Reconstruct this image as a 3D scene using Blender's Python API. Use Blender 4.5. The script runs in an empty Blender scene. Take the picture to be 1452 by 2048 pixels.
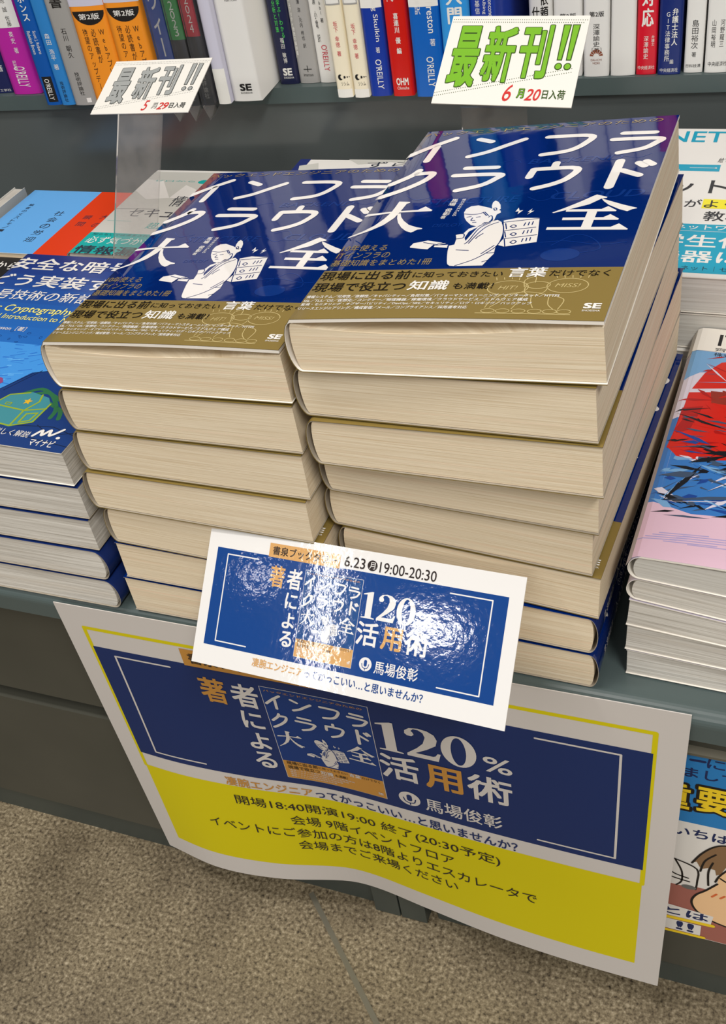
import bpy, bmesh, math, random
from mathutils import Vector, Matrix, Euler
from mathutils.geometry import tessellate_polygon

SC = bpy.context.scene
COL = SC.collection
rnd = random.Random(7)

# ------------------------------------------------------------------ camera
cam_d = bpy.data.cameras.new('camera')
cam = bpy.data.objects.new('camera', cam_d); COL.objects.link(cam)
cam_d.sensor_fit = 'VERTICAL'; cam_d.sensor_height = 36.0
cam_d.lens = 2149.9 / 2048 * 36.0
cam_d.clip_start = 0.01
EYE = 0.825                                   # height of the lens above the floor
YAW, PITCH, ROLL = -0.4654, 0.7056, -0.1800
fw = Vector((math.sin(YAW)*math.cos(PITCH), math.cos(YAW)*math.cos(PITCH), -math.sin(PITCH)))
rt = Vector((math.cos(YAW), -math.sin(YAW), 0)); up = rt.cross(fw)
r2 = rt*math.cos(ROLL) + up*math.sin(ROLL); u2 = -rt*math.sin(ROLL) + up*math.cos(ROLL)
cam.matrix_world = Matrix(((r2.x, u2.x, -fw.x, 0), (r2.y, u2.y, -fw.y, 0), (r2.z, u2.z, -fw.z, EYE), (0, 0, 0, 1)))
SC.camera = cam

# ------------------------------------------------------------------ light and exposure
SC.view_settings.view_transform = 'Standard'
SC.view_settings.look = 'None'
SC.view_settings.exposure = 0.0
SC.view_settings.gamma = 1.0
SC.view_settings.use_curve_mapping = False
wd = bpy.data.worlds.new('shop_surroundings'); SC.world = wd; wd.use_nodes = True
bg = wd.node_tree.nodes['Background']; bg.inputs[0].default_value = (1.0, 0.97, 0.93, 1); bg.inputs[1].default_value = 0.22

def lamp(name, loc, sx, sy, power, col=(1.0, 0.968, 0.92), aim=None, turn=0.0):
    d = bpy.data.lights.new(name, 'AREA'); d.shape = 'RECTANGLE'; d.size = sx; d.size_y = sy
    d.energy = power; d.color = col
    o = bpy.data.objects.new(name, d); COL.objects.link(o); o.location = loc; o.rotation_euler = (0, 0, turn)
    if aim: o.rotation_euler = (Vector(aim)-Vector(loc)).to_track_quat('-Z', 'Y').to_euler()
    return o
lamp('ceiling_tube_lamp', (-1.88, -2.15, 2.52), 0.035, 1.9, 12, turn=-0.34)
lamp('ceiling_spot_lamp', (-1.43, -2.17, 2.52), 0.22, 0.11, 3.4)
lamp('ceiling_spot_lamp', (-2.15, -2.04, 2.52), 0.08, 0.06, 0.5)
lamp('overhead_area_light', (-0.3, -3.4, 2.55), 1.8, 0.5, 50)  # added rear fill for the front faces, placed outside the sign's reflections
lamp('overhead_area_light', (0.95, -1.0, 2.55), 0.4, 1.2, 58)
lamp('overhead_area_light', (-0.75, 0.0, 2.55), 1.2, 0.3, 26)

# ------------------------------------------------------------------ materials
def lin(c):
    return tuple(((x/255)/12.92 if x/255 <= 0.04045 else ((x/255+0.055)/1.055)**2.4) for x in c) + (1.0,)
MATS = {}
def mat(key, rgb, rough=0.5, spec=0.5, coat=0.0, bump=0.0, bscale=60.0, metal=0.0, trans=0.0):
    m = bpy.data.materials.new(key); m.use_nodes = True
    nt = m.node_tree; b = nt.nodes['Principled BSDF']
    b.inputs['Base Color'].default_value = lin(rgb)
    b.inputs['Roughness'].default_value = rough
    b.inputs['Specular IOR Level'].default_value = spec
    b.inputs['Metallic'].default_value = metal
    if coat:
        b.inputs['Coat Weight'].default_value = coat; b.inputs['Coat Roughness'].default_value = 0.05
    if trans: b.inputs['Transmission Weight'].default_value = trans
    if bump:
        tc = nt.nodes.new('ShaderNodeTexCoord'); n = nt.nodes.new('ShaderNodeTexNoise'); bp = nt.nodes.new('ShaderNodeBump')
        n.inputs['Scale'].default_value = bscale; n.inputs['Detail'].default_value = 3
        bp.inputs['Strength'].default_value = bump; bp.inputs['Distance'].default_value = 0.002
        nt.links.new(tc.outputs['Object'], n.inputs['Vector']); nt.links.new(n.outputs['Fac'], bp.inputs['Height'])
        nt.links.new(bp.outputs['Normal'], b.inputs['Normal'])
        if coat: nt.links.new(bp.outputs['Normal'], b.inputs['Coat Normal'])
    MATS[key] = m
    return m

def page_mat(key, base, dark, warm, zscale, contrast=1.0, bump=0.25):
    """Edges of stacked sheets: fine streaks that run along the sheets."""
    m = bpy.data.materials.new(key); m.use_nodes = True
    nt = m.node_tree; L = nt.links; b = nt.nodes['Principled BSDF']
    b.inputs['Roughness'].default_value = 0.85; b.inputs['Specular IOR Level'].default_value = 0.15
    tc = nt.nodes.new('ShaderNodeTexCoord'); mp = nt.nodes.new('ShaderNodeMapping')
    mp.inputs['Scale'].default_value = (9, 9, zscale)
    oi = nt.nodes.new('ShaderNodeObjectInfo'); add = nt.nodes.new('ShaderNodeVectorMath'); add.operation = 'ADD'
    mul = nt.nodes.new('ShaderNodeVectorMath'); mul.operation = 'SCALE'; mul.inputs['Scale'].default_value = 37.0
    cx = nt.nodes.new('ShaderNodeCombineXYZ')
    L.new(oi.outputs['Random'], cx.inputs[2]); L.new(oi.outputs['Random'], cx.inputs[0]); L.new(cx.outputs[0], mul.inputs[0])
    L.new(tc.outputs['Object'], mp.inputs['Vector']); L.new(mp.outputs[0], add.inputs[0]); L.new(mul.outputs[0], add.inputs[1])
    n1 = nt.nodes.new('ShaderNodeTexNoise'); n1.inputs['Scale'].default_value = 1.0; n1.inputs['Detail'].default_value = 4; n1.inputs['Roughness'].default_value = 0.7
    n2 = nt.nodes.new('ShaderNodeTexNoise'); n2.inputs['Scale'].default_value = 0.32; n2.inputs['Detail'].default_value = 2
    L.new(add.outputs[0], n1.inputs['Vector']); L.new(add.outputs[0], n2.inputs['Vector'])
    r1 = nt.nodes.new('ShaderNodeValToRGB'); r1.color_ramp.elements[0].position = 0.5-0.2/contrast; r1.color_ramp.elements[1].position = 0.5+0.12/contrast
    r1.color_ramp.elements[0].color = lin(dark); r1.color_ramp.elements[1].color = lin(base)
    r2_ = nt.nodes.new('ShaderNodeValToRGB'); r2_.color_ramp.elements[0].position = 0.55; r2_.color_ramp.elements[1].position = 0.72
    r2_.color_ramp.elements[0].color = (0, 0, 0, 1); r2_.color_ramp.elements[1].color = (0.55, 0.55, 0.55, 1)
    mx = nt.nodes.new('ShaderNodeMix'); mx.data_type = 'RGBA'
    L.new(n1.outputs['Fac'], r1.inputs[0]); L.new(n2.outputs['Fac'], r2_.inputs[0])
    L.new(r2_.outputs[0], mx.inputs[0]); L.new(r1.outputs[0], mx.inputs[6]); mx.inputs[7].default_value = lin(warm)
    L.new(mx.outputs[2], b.inputs['Base Color'])
    bp = nt.nodes.new('ShaderNodeBump'); bp.inputs['Strength'].default_value = bump; bp.inputs['Distance'].default_value = 0.0006
    L.new(n1.outputs['Fac'], bp.inputs['Height']); L.new(bp.outputs['Normal'], b.inputs['Normal'])
    MATS[key] = m

GL = dict(rough=0.045, spec=0.75, bump=0.07, bscale=34)
mat('navy_cover', (0, 33, 102), **GL)
mat('navy_ghost', (14, 50, 122), **GL)
mat('white_ink', (240, 234, 228), **GL)
mat('gold_ink', (150, 130, 88), **GL)
mat('band_gold', (134, 113, 58), rough=0.34, spec=0.3)
mat('band_light', (198, 178, 122), rough=0.3, spec=0.4)
mat('black_ink', (18, 12, 6), rough=0.5, spec=0.15)
mat('white_print', (240, 236, 230), rough=0.4)
mat('paper_white', (242, 236, 226), rough=0.6, spec=0.3)
mat('jacket_edge', (168, 158, 142), rough=0.6)
mat('flap_blue', (40, 50, 150), rough=0.4); mat('flap_orange', (222, 120, 60), rough=0.4)
page_mat('cream_pages', (240, 226, 200), (212, 190, 156), (236, 208, 178), 1500)
page_mat('white_pages', (226, 222, 214), (182, 176, 166), (216, 208, 196), 620, 1.2, 0.5)
page_mat('grey_pages', (214, 212, 206), (186, 182, 174), (204, 198, 190), 900)
mat('sleeve_grey', (178, 172, 160), rough=0.6)

# ------------------------------------------------------------------ flat artwork (printed lettering and pictures)
_gl = {}
def glyph(body, bold):
    k = (body, bold)
    if k not in _gl:
        c = bpy.data.curves.new('t', 'FONT'); c.body = body; c.size = 1; c.offset = bold; c.resolution_u = 3
        o = bpy.data.objects.new('t', c); COL.objects.link(o)
        dg = bpy.context.evaluated_depsgraph_get(); dg.update()
        m = bpy.data.meshes.new_from_object(o.evaluated_get(dg))
        _gl[k] = ([(v.co.x, v.co.y) for v in m.vertices], [tuple(p.vertices) for p in m.polygons])
        bpy.data.meshes.remove(m); bpy.data.objects.remove(o); bpy.data.curves.remove(c)
    return _gl[k]

class Art:
    """Polygons in millimetres on a flat sheet, each with an ink and a print layer."""
    def __init__(s): s.it = []
    def raw(s, vs, fs, m, l): s.it.append((vs, fs, m, l)); return s
    def rect(s, x0, y0, x1, y1, m, l=1): return s.raw([(x0, y0), (x1, y0), (x1, y1), (x0, y1)], [(0, 1, 2, 3)], m, l)
    def poly(s, pts, m, l=1):
        tr = tessellate_polygon([[Vector((x, y, 0)) for x, y in pts]])
        return s.raw(list(pts), [tuple(t) for t in tr], m, l)
    def ell(s, cx, cy, rx, ry, m, l=1, n=28): return s.poly([(cx+rx*math.cos(2*math.pi*i/n), cy+ry*math.sin(2*math.pi*i/n)) for i in range(n)], m, l)
    def ring(s, cx, cy, rx, ry, w, m, l=1, n=28): return s.line([(cx+rx*math.cos(2*math.pi*i/n), cy+ry*math.sin(2*math.pi*i/n)) for i in range(n+1)], w, m, l)
    def line(s, pts, w, m, l=1):
        """Ribbon with round ends; sharp corners start a new ribbon a hair higher so that no faces coincide."""
        pts = [p for i, p in enumerate(pts) if i == 0 or math.dist(p, pts[i-1]) > 1e-4]
        if len(pts) < 2: return s
        runs, cur = [], [pts[0]]
        for i in range(1, len(pts)):
            cur.append(pts[i])
            if i < len(pts)-1:
                a, c, e = pts[i-1], pts[i], pts[i+1]
                d = abs((math.atan2(e[1]-c[1], e[0]-c[0])-math.atan2(c[1]-a[1], c[0]-a[0])+math.pi) % (2*math.pi)-math.pi)
                if d > 1.0 or (d > 0.35 and math.dist(a, c) < w): runs.append(cur); cur = [c]
        runs.append(cur); h = w/2
        for k, R in enumerate(runs):
            n = len(R); Lp, Rp = [], []
            for i, (x, y) in enumerate(R):
                d0 = math.atan2(R[i][1]-R[i-1][1], R[i][0]-R[i-1][0]) if i else None
                d1 = math.atan2(R[i+1][1]-R[i][1], R[i+1][0]-R[i][0]) if i < n-1 else None
                if d0 is None: d0 = d1
                if d1 is None: d1 = d0
                t = ((d1-d0+math.pi) % (2*math.pi)-math.pi)/2; an = d0+t; q = h/max(0.5, math.cos(t))
                Lp.append((x-math.sin(an)*q, y+math.cos(an)*q)); Rp.append((x+math.sin(an)*q, y-math.cos(an)*q))
            vs = Lp+Rp; fs = [(i, n+i, n+i+1, i+1) for i in range(n-1)]
            d0 = math.atan2(R[1][1]-R[0][1], R[1][0]-R[0][0]); d1 = math.atan2(R[-1][1]-R[-2][1], R[-1][0]-R[-2][0])
            for (x, y), st, i0, i1 in ((R[0], d0+math.pi/2, 0, n), (R[-1], d1-math.pi/2, 2*n-1, n-1)):
                base = len(vs); vs = vs+[(x+h*math.cos(st+math.pi*j/6), y+h*math.sin(st+math.pi*j/6)) for j in range(1, 6)]
                fs.append((i0, *range(base, base+5), i1))
            s.raw(vs, fs, m, l+0.12*k)
        return s
    def brush(s, pts, w, m, l=1):
        """Smooth rounded stroke."""
        if len(pts) > 2:
            out = []
            P = [pts[0]]+list(pts)+[pts[-1]]
            for i in range(1, len(P)-2):
                p0, p1, p2, p3 = P[i-1:i+3]
                for k in range(5):
                    t = k/5
                    out.append(tuple(0.5*((2*p1[j])+(-p0[j]+p2[j])*t+(2*p0[j]-5*p1[j]+4*p2[j]-p3[j])*t*t+(-p0[j]+3*p1[j]-3*p2[j]+p3[j])*t**3) for j in (0, 1)))
            out.append(pts[-1]); pts = out
        return s.line(pts, w, m, l)
    def text(s, body, x0, y0, x1, y1, m, l=2, bold=0.0, rot=0, shear=0.0):
        """Fit the lettering into a box; rot=-90 reads downwards."""
        vs, fs = glyph(body, 0)
        if not vs: return s
        if shear: vs = [(x+shear*y, y) for x, y in vs]
        if rot == -90: vs = [(y, -x) for x, y in vs]
        if rot == 90: vs = [(-y, x) for x, y in vs]
        ax = min(v[0] for v in vs); bx = max(v[0] for v in vs); ay = min(v[1] for v in vs); by = max(v[1] for v in vs)
        kx = (x1-x0)/max(bx-ax, 1e-6); ky = (y1-y0)/max(by-ay, 1e-6)
        sx = bold*0.9*abs(kx); sy = bold*0.9*abs(ky); kx = (x1-x0-sx)/max(bx-ax, 1e-6); ky = (y1-y0-sy)/max(by-ay, 1e-6)
        sh = [(0, 0)] if not bold else ([(0, 0), (sx, sy)] if bold < 0.016 else [(0, 0), (sx, sy), (sx, 0), (0, sy)])
        for k, (qx, qy) in enumerate(sh): s.raw([(x0+(x-ax)*kx+qx, y0+(y-ay)*ky+qy) for x, y in vs], fs, m, l+k*0.12)
        return s
    def col(s, body, x0, ytop, w, step, m, l=2, bold=0.0):
        """Upright characters running down a column."""
        y = ytop
        for ch in body:
            if ch != ' ':
                vs, fs = glyph(ch, 0)
                ax = min(v[0] for v in vs); bx = max(v[0] for v in vs)
                cx = (ax+bx)/2 if ch.isascii() else 0.5
                if ch in 'ー': vs = [(y_+0.12, 1.0-x_-0.12) for x_, y_ in vs]
                for k in range(3 if bold else 1): s.raw([(x0+w/2+(x-cx)*w+bold*w*(k-0.5 if bold else 0), y-step+(yy+0.12+bold*(k == 1))*step*0.98) for x, yy in vs], fs, m, l+k*0.12)
            y -= step*(0.55 if ch == ' ' else 1)
        return s
    def box_outline(s, x0, y0, x1, y1, w, m, l=1): return s.line([(x0, y0), (x1, y0), (x1, y1), (x0, y1), (x0, y0)], w, m, l)
    def merge(s, o, dx, dy, k, dl=0, kv=None):
        for vs, fs, m, l in o.it: s.raw([(dx+x*k, dy+y*(kv or k)) for x, y in vs], fs, m, l+dl)
        return s

LAYER = 0.00007
class Build:
    """One mesh: faces with named materials."""
    def __init__(s): s.bm = bmesh.new(); s.slots = []
    def slot(s, key):
        if key not in s.slots: s.slots.append(key)
        return s.slots.index(key)
    def quadgrid(s, P, m, flip=False):
        V = [[s.bm.verts.new(p) for p in row] for row in P]; i_ = s.slot(m)
        for a, b in zip(V, V[1:]):
            for i in range(len(a)-1):
                q = [a[i], a[i+1], b[i+1], b[i]]
                f = s.bm.faces.new(q[::-1] if flip else q); f.material_index = i_; f.smooth = True
        return V
    def face(s, pts, m, smooth=False):
        f = s.bm.faces.new([s.bm.verts.new(p) for p in pts]); f.material_index = s.slot(m); f.smooth = smooth
    def box(s, x0, y0, z0, x1, y1, z1, m):
        v = [s.bm.verts.new((x, y, z)) for x in (x0, x1) for y in (y0, y1) for z in (z0, z1)]
        for q in ((0, 1, 3, 2), (4, 6, 7, 5), (0, 4, 5, 1), (2, 3, 7, 6), (0, 2, 6, 4), (1, 5, 7, 3)):
            f = s.bm.faces.new([v[i] for i in q]); f.material_index = s.slot(m)
    def prism(s, prof, y0, y1, m, ycap=None, smooth=False):
        """Profile in x,z swept along y."""
        a = [s.bm.verts.new((x, y0, z)) for x, z in prof]; b = [s.bm.verts.new((x, y1, z)) for x, z in prof]; i_ = s.slot(m)
        n = len(prof)
        for i in range(n):
            f = s.bm.faces.new((a[i], a[(i+1) % n], b[(i+1) % n], b[i])); f.material_index = i_; f.smooth = smooth
        for r in (a, b[::-1]):
            f = s.bm.faces.new(r); f.material_index = i_
    def art(s, art, fn, cu=(), cv=()):
        t = bmesh.new()
        for vs, fs, m, l in art.it:
            i_ = s.slot(m); V = [t.verts.new((x, y, l)) for x, y in vs]
            for f in fs:
                if len(set(f)) < 3: continue
                try:
                    F = t.faces.new([V[i] for i in f])
                except ValueError: continue
                F.normal_update()
                if F.normal.z < 0: F.normal_flip()
                F.material_index = i_
        for vals, no in ((cu, (1, 0, 0)), (cv, (0, 1, 0))):
            for c in vals:
                co = Vector(no)*c
                bmesh.ops.bisect_plane(t, geom=t.verts[:]+t.edges[:]+t.faces[:], plane_co=co, plane_no=no)
        for v in t.verts: v.co = fn(v.co.x, v.co.y, v.co.z*LAYER)
        me = bpy.data.meshes.new('tmp'); t.to_mesh(me); t.free(); s.bm.from_mesh(me); bpy.data.meshes.remove(me)
    def mesh(s, name, normals=True):
        me = bpy.data.meshes.new(name)
        s.bm.to_mesh(me); s.bm.free()
        for k in s.slots: me.materials.append(MATS[k])
        return me

def tag(o, label=None, cat=None, group=None, kind=None):
    if label: o['label'] = label
    if cat: o['category'] = cat
    if group: o['group'] = group
    if kind: o['kind'] = kind
    return o
def obj(name, me, parent=None):
    if isinstance(me, Build): me = me.mesh(name)
    o = bpy.data.objects.new(name, me); COL.objects.link(o)
    if parent: o.parent = parent
    return o
def empty(name, loc=(0, 0, 0), rot=(0, 0, 0)):
    o = bpy.data.objects.new(name, None); COL.objects.link(o); o.location = loc; o.rotation_euler = rot
    o.empty_display_size = 0.05
    return o

# ------------------------------------------------------------------ a book lying on its side
class BookKind:
    """Meshes of one kind of lying book, spine at x=0, foot at y=0, tl thick at the spine and tr at the fore edge."""
    def __init__(s, W, D, tl, tr, cover='navy_cover', pages='cream_pages', art=None, band=None, band_h=0.0445, band_art=None, spine_art=None, lift=0.0, th=0.0006, r=0.0045, cuts=True, inner='paper_white', bulge=0.0, band_rim='paper_white', sag=0.0):
        s.W, s.D, s.tl, s.tr, s.lift, s.r = W, D, tl, tr, lift, r
        s.bulge = bulge
        b = Build(); s.sheet(b, 0, D, 0.0004, th, cover, inner)
        cu = [x*W*1000/10 for x in range(1, 10)]+[2, 4, 7, 10] if cuts else []
        cv = [x*D*1000/14 for x in range(1, 14)]+[4, 8] if cuts else []
        if art: b.art(art, lambda u, v, l: s.top(u/1000, v/1000, 0.0004+th+l), cu, cv)
        if spine_art: b.art(spine_art, lambda u, v, l: s.spine(u/1000, v/1000, 0.0004+th+l), (), [i*tl*1000/10 for i in range(1, 10)])
        s.cover = b.mesh('cover')
        s.band = None
        if band:
            b = Build(); s.sheet(b, -0.0001, band_h, 0.0004+min(th, 0.0003)+0.00015, 0.00022, band, band_rim, 0.0004+th+0.00015)
            if band_art: b.art(band_art, lambda u, v, l: s.top(u/1000, v/1000, 0.0004+th+0.0004+l), cu, [4, 8, 12, 16, 20, 25, 30, 35, 40])
            s.band = b.mesh('belly_band')
        b = Build(); N = 9; k = 0.0026
        prof = [(W-0.0004, k*0.6), (r, k*0.6)]
        for i in range(1, N):
            a = -math.pi/2-math.pi*i/N
            prof.append((r+(r-0.0012)*math.cos(a)*0.75, tl/2+(tl/2-k*0.6)*math.sin(a)))
        prof += [(r, tl-k*0.6), (W-0.0004, tr-k*0.6)]
        if not sag: b.prism(prof[::-1], 0.0008, D-0.0008, pages)
        else:      # the loose top sheets dip at the front edge
            ys = [0.0008+(D-0.0016)*(i/14)**1.8 for i in range(15)]; m = 16
            def ring(y):
                P = [(x, z) for x, z in prof[:-1]]
                for i in range(1, m+1):
                    x = r+(W-0.0004-r)*i/m; f = (x-r)/(W-r)
                    P.append((x, tl+(tr-tl)*x/W-k*0.6-(th-0.0004)-sag*math.sin(math.pi*f**0.8)*math.exp(-y/0.05)))
                return [Vector((x, y, z)) for x, z in P]
            R = [ring(y) for y in ys]; V_ = [[b.bm.verts.new(p) for p in q] for q in R]; i_ = b.slot(pages); n = len(R[0])
            for p, q in zip(V_, V_[1:]):
                for i in range(n): b.bm.faces.new((p[i], p[(i+1) % n], q[(i+1) % n], q[i])).material_index = i_
            for q in (V_[0], V_[-1]): b.bm.faces.new(q).material_index = i_
            bmesh.ops.recalc_face_normals(b.bm, faces=b.bm.faces[:])
        s.pages = b.mesh('page_block')
    def ztop(s, x, y):
        z = s.tl+(s.tr-s.tl)*x/s.W
        if s.lift: z += s.lift*max(0, math.sin(math.pi*min(1, max(0, x/s.W))))*math.exp(-max(0, y)/0.035)
        if s.bulge: z += s.bulge*(y/s.D)**2*(1-0.5*(1-min(1, x/0.05))**2)
        return z
    def top(s, x, y, off):
        if x < s.r:                      # roll over the spine corner
            return s.spine_curve(x, y, off)
        return Vector((x, y, s.ztop(x, y)+off-0.0016))
    def spine_curve(s, x, y, off):
        a = math.acos(max(-1, min(1, (s.r-x)/s.r)))
        zc = s.tl/2
        return Vector((s.r-(s.r+off)*math.cos(a), y, zc+(s.ztop(s.r, y)-zc-0.0016+off)*math.sin(a)))
    def spine(s, v, u, off):
        """v along the book, u up the spine."""
        zc = s.tl/2; q = max(-1, min(1, (u-zc)/(zc-0.0016)))
        return Vector((s.r-(s.r+off)*math.sqrt(max(0, 1-q*q)), v, zc+(zc-0.0016+off)*q))
    def profile(s, y, off, offt=None):
        W, r, tl = s.W, s.r, s.tl; P = []; offt = off if offt is None else offt
        for i in range(7): P.append((W+(r-W)*i/6, 0.0016-off))
        for i in range(1, 12):
            a = math.pi*i/12; zc = tl/2
            hi = (s.ztop(r, y)-zc-0.0016+off) if a > math.pi/2 else (zc-0.0016+off)
            P.append((r-(r+off)*math.sin(a), zc-hi*math.cos(a)))
        for i in range(15):
            x = r+(W-r)*i/14; P.append((x, s.ztop(x, y)+offt-0.0016))
        return P
    def sheet(s, b, y0, y1, off, th, outer, inner, offt=None):
        offt = off if offt is None else offt
        n = 15; ys = [y0+(y1-y0)*(i/(n-1))**1.5 for i in range(n)]
        O = [[Vector((x, y, z)) for x, z in s.profile(y, off+min(th, 0.0003), offt+th)] for y in ys]
        I = [[Vector((x, y, z)) for x, z in s.profile(y, off, offt)] for y in ys]
        b.quadgrid(O, outer, True); b.quadgrid(I, inner)
        b.quadgrid([O[0], I[0]], inner); b.quadgrid([I[-1], O[-1]], inner)
        b.quadgrid([[r[0] for r in O], [r[0] for r in I]], inner, True); b.quadgrid([[r[-1] for r in O], [r[-1] for r in I]], inner)
    def place(s, name, loc, yaw, tilt, label, cat='book', group=None, scale=(1, 1, 1), flip=False, W=None):
        """loc: left front bottom corner; tilt raises the right side; flip turns the spine to the right."""
        if flip:
            c, sn = math.cos(yaw), math.sin(yaw); W_, D_ = s.W*scale[0]*math.cos(tilt), s.D*scale[1]
            p = Vector(loc)+Vector((c*W_-sn*D_, sn*W_+c*D_, s.W*scale[0]*math.sin(tilt)))
            e = empty(name, p, (0, tilt, yaw+math.pi))
        else: e = empty(name, loc, (0, -tilt, yaw))
        e.scale = scale
        for n, me in (('cover', s.cover), ('page_block', s.pages), ('belly_band', s.band)):
            if me: obj(n, me, e)
        return tag(e, label, cat, group)

# ------------------------------------------------------------------ setting: floor, display counter, wall unit
CT = 0.338                                    # counter top height

def noise_mix(key, cols, scale, rough, detail=6, spec=0.4, rvar=0.0, dist=0.0, bump=0.0):
    m = bpy.data.materials.new(key); m.use_nodes = True; nt = m.node_tree; L = nt.links; b = nt.nodes['Principled BSDF']
    b.inputs['Roughness'].default_value = rough; b.inputs['Specular IOR Level'].default_value = spec
    tc = nt.nodes.new('ShaderNodeTexCoord'); n = nt.nodes.new('ShaderNodeTexNoise'); n.inputs['Scale'].default_value = scale; n.inputs['Detail'].default_value = detail; n.inputs['Distortion'].default_value = dist
    n.inputs['Roughness'].default_value = 0.62
    r = nt.nodes.new('ShaderNodeValToRGB'); e = r.color_ramp.elements
    while len(e) < len(cols): e.new(0.5)
    for i, (p, c) in enumerate(cols): e[i].position = p; e[i].color = lin(c)
    L.new(tc.outputs['Object'], n.inputs['Vector']); L.new(n.outputs['Fac'], r.inputs[0]); L.new(r.outputs[0], b.inputs['Base Color'])
    if bump:
        bp = nt.nodes.new('ShaderNodeBump'); bp.inputs['Strength'].default_value = bump; bp.inputs['Distance'].default_value = 0.001
        L.new(n.outputs['Fac'], bp.inputs['Height']); L.new(bp.outputs['Normal'], b.inputs['Normal'])
    MATS[key] = m
    return m
# terrazzo-like speckled floor: coarse blotches over fine grains
m = noise_mix('speckled_floor', [(0.29, (40, 34, 25)), (0.41, (104, 92, 72)), (0.56, (142, 129, 104)), (0.72, (184, 171, 146))], 330, 0.42, 4, 0.4)
nt = m.node_tree; b_ = nt.nodes['Principled BSDF']; tc = [n for n in nt.nodes if n.type == 'TEX_COORD'][0]
n2 = nt.nodes.new('ShaderNodeTexNoise'); n2.inputs['Scale'].default_value = 14; n2.inputs['Detail'].default_value = 7
r2n = nt.nodes.new('ShaderNodeValToRGB'); r2n.color_ramp.elements[0].position = 0.32; r2n.color_ramp.elements[0].color = (0.5, 0.48, 0.46, 1); r2n.color_ramp.elements[1].position = 0.62; r2n.color_ramp.elements[1].color = (1, 1, 1, 1)
mx = nt.nodes.new('ShaderNodeMix'); mx.data_type = 'RGBA'; mx.blend_type = 'MULTIPLY'; mx.inputs[0].default_value = 0.8
rr = [n for n in nt.nodes if n.type == 'VALTORGB'][0]
nt.links.new(tc.outputs['Object'], n2.inputs['Vector']); nt.links.new(n2.outputs['Fac'], r2n.inputs[0])
nt.links.new(rr.outputs[0], mx.inputs[6]); nt.links.new(r2n.outputs[0], mx.inputs[7]); nt.links.new(mx.outputs[2], b_.inputs['Base Color'])
noise_mix('cabinet_grey', [(0.3, (70, 70, 62)), (0.7, (80, 79, 70))], 5, 0.45, 3, 0.4)
noise_mix('counter_grey', [(0.3, (74, 86, 86)), (0.7, (82, 95, 94))], 7, 0.32, 4, 0.5)
noise_mix('plinth_grey', [(0.3, (62, 68, 64)), (0.7, (70, 76, 71))], 7, 0.45, 3, 0.4)
noise_mix('panel_grey', [(0.3, (80, 85, 85)), (0.7, (87, 93, 93))], 4, 0.22, 2, 0.6)
mat('joint_strip', (110, 106, 92), rough=0.4, metal=0.3)
mat('gap_black', (14, 14, 13), rough=0.9)

b = Build(); b.face([(-3, -3.2, 0), (2.2, -3.2, 0), (2.2, 1.6, 0), (-3, 1.6, 0)], 'speckled_floor')
tag(obj('floor', b), kind='structure')
b = Build()
d = Vector((0.0919, -0.0887, 0)).normalized(); s_ = Vector((-d.y, d.x, 0))*0.0022
p0 = Vector((-0.3108, 0.394, 0.0)); p1 = p0+d*3.2
b.quadgrid([[p0-s_+Vector((0, 0, 0.0005)), p1-s_+Vector((0, 0, 0.0005))], [p0+s_+Vector((0, 0, 0.0005)), p1+s_+Vector((0, 0, 0.0005))]], 'joint_strip', True)
tag(obj('trim_1', b), 'thin grey joint strip let into the speckled floor', 'floor joint', kind='structure')

# display counter
cnt = empty('display_counter', (-0.3, 0.40, 0)); X0, X1 = -0.95, 0.75
def cpart(name, build):
    o = obj(name, build, cnt); o.matrix_parent_inverse = Matrix.Translation((0.3, -0.40, 0)); return o
def loft_x(b, prof, x0, x1, m):
    """Profile in y,z swept along x."""
    a = [b.bm.verts.new((x0, y, z)) for y, z in prof]; c = [b.bm.verts.new((x1, y, z)) for y, z in prof]; n = len(prof); i_ = b.slot(m)
    for i in range(n):
        f = b.bm.faces.new((a[i], c[i], c[(i+1) % n], a[(i+1) % n])); f.material_index = i_
    for r in (a[::-1], c):
        f = b.bm.faces.new(r); f.material_index = i_
    bmesh.ops.recalc_face_normals(b.bm, faces=b.bm.faces[:])
b = Build()
prof = [(0.842, CT), (0.3945, CT)] + [(0.3945-0.0085*math.sin(a), CT-0.0085+0.0085*math.cos(a)) for a in [i*math.pi/16 for i in range(1, 9)]] + [(0.386, CT-0.021), (0.389, CT-0.024), (0.842, CT-0.024)]
loft_x(b, prof, X0, X1, 'counter_grey'); cpart('worktop', b)
b = Build()
b.box(X0, 0.400, 0.199, X1, 0.842, CT-0.024, 'cabinet_grey'); cpart('upper_panel', b)
b = Build(); b.box(X0, 0.416, 0.17, X1, 0.842, 0.2, 'plinth_grey'); cpart('recess_strip', b)
b = Build(); b.box(X0, 0.400, 0.030, X1, 0.842, 0.183, 'cabinet_grey'); cpart('lower_panel', b)
b = Build(); b.box(X0, 0.4015, 0.0, -0.2545, 0.84, 0.0301, 'plinth_grey'); b.box(-0.200, 0.4015, 0, X1, 0.84, 0.0301, 'plinth_grey'); cpart('plinth', b)
for x in (-0.2520, -0.2290):
    b = Build(); b.box(x, 0.3945, 0.001, x+0.0215, 0.5, 0.26, 'plinth_grey'); cpart('end_panel', b)
tag(cnt, 'dark grey display counter the book piles stand on', 'counter')

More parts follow.
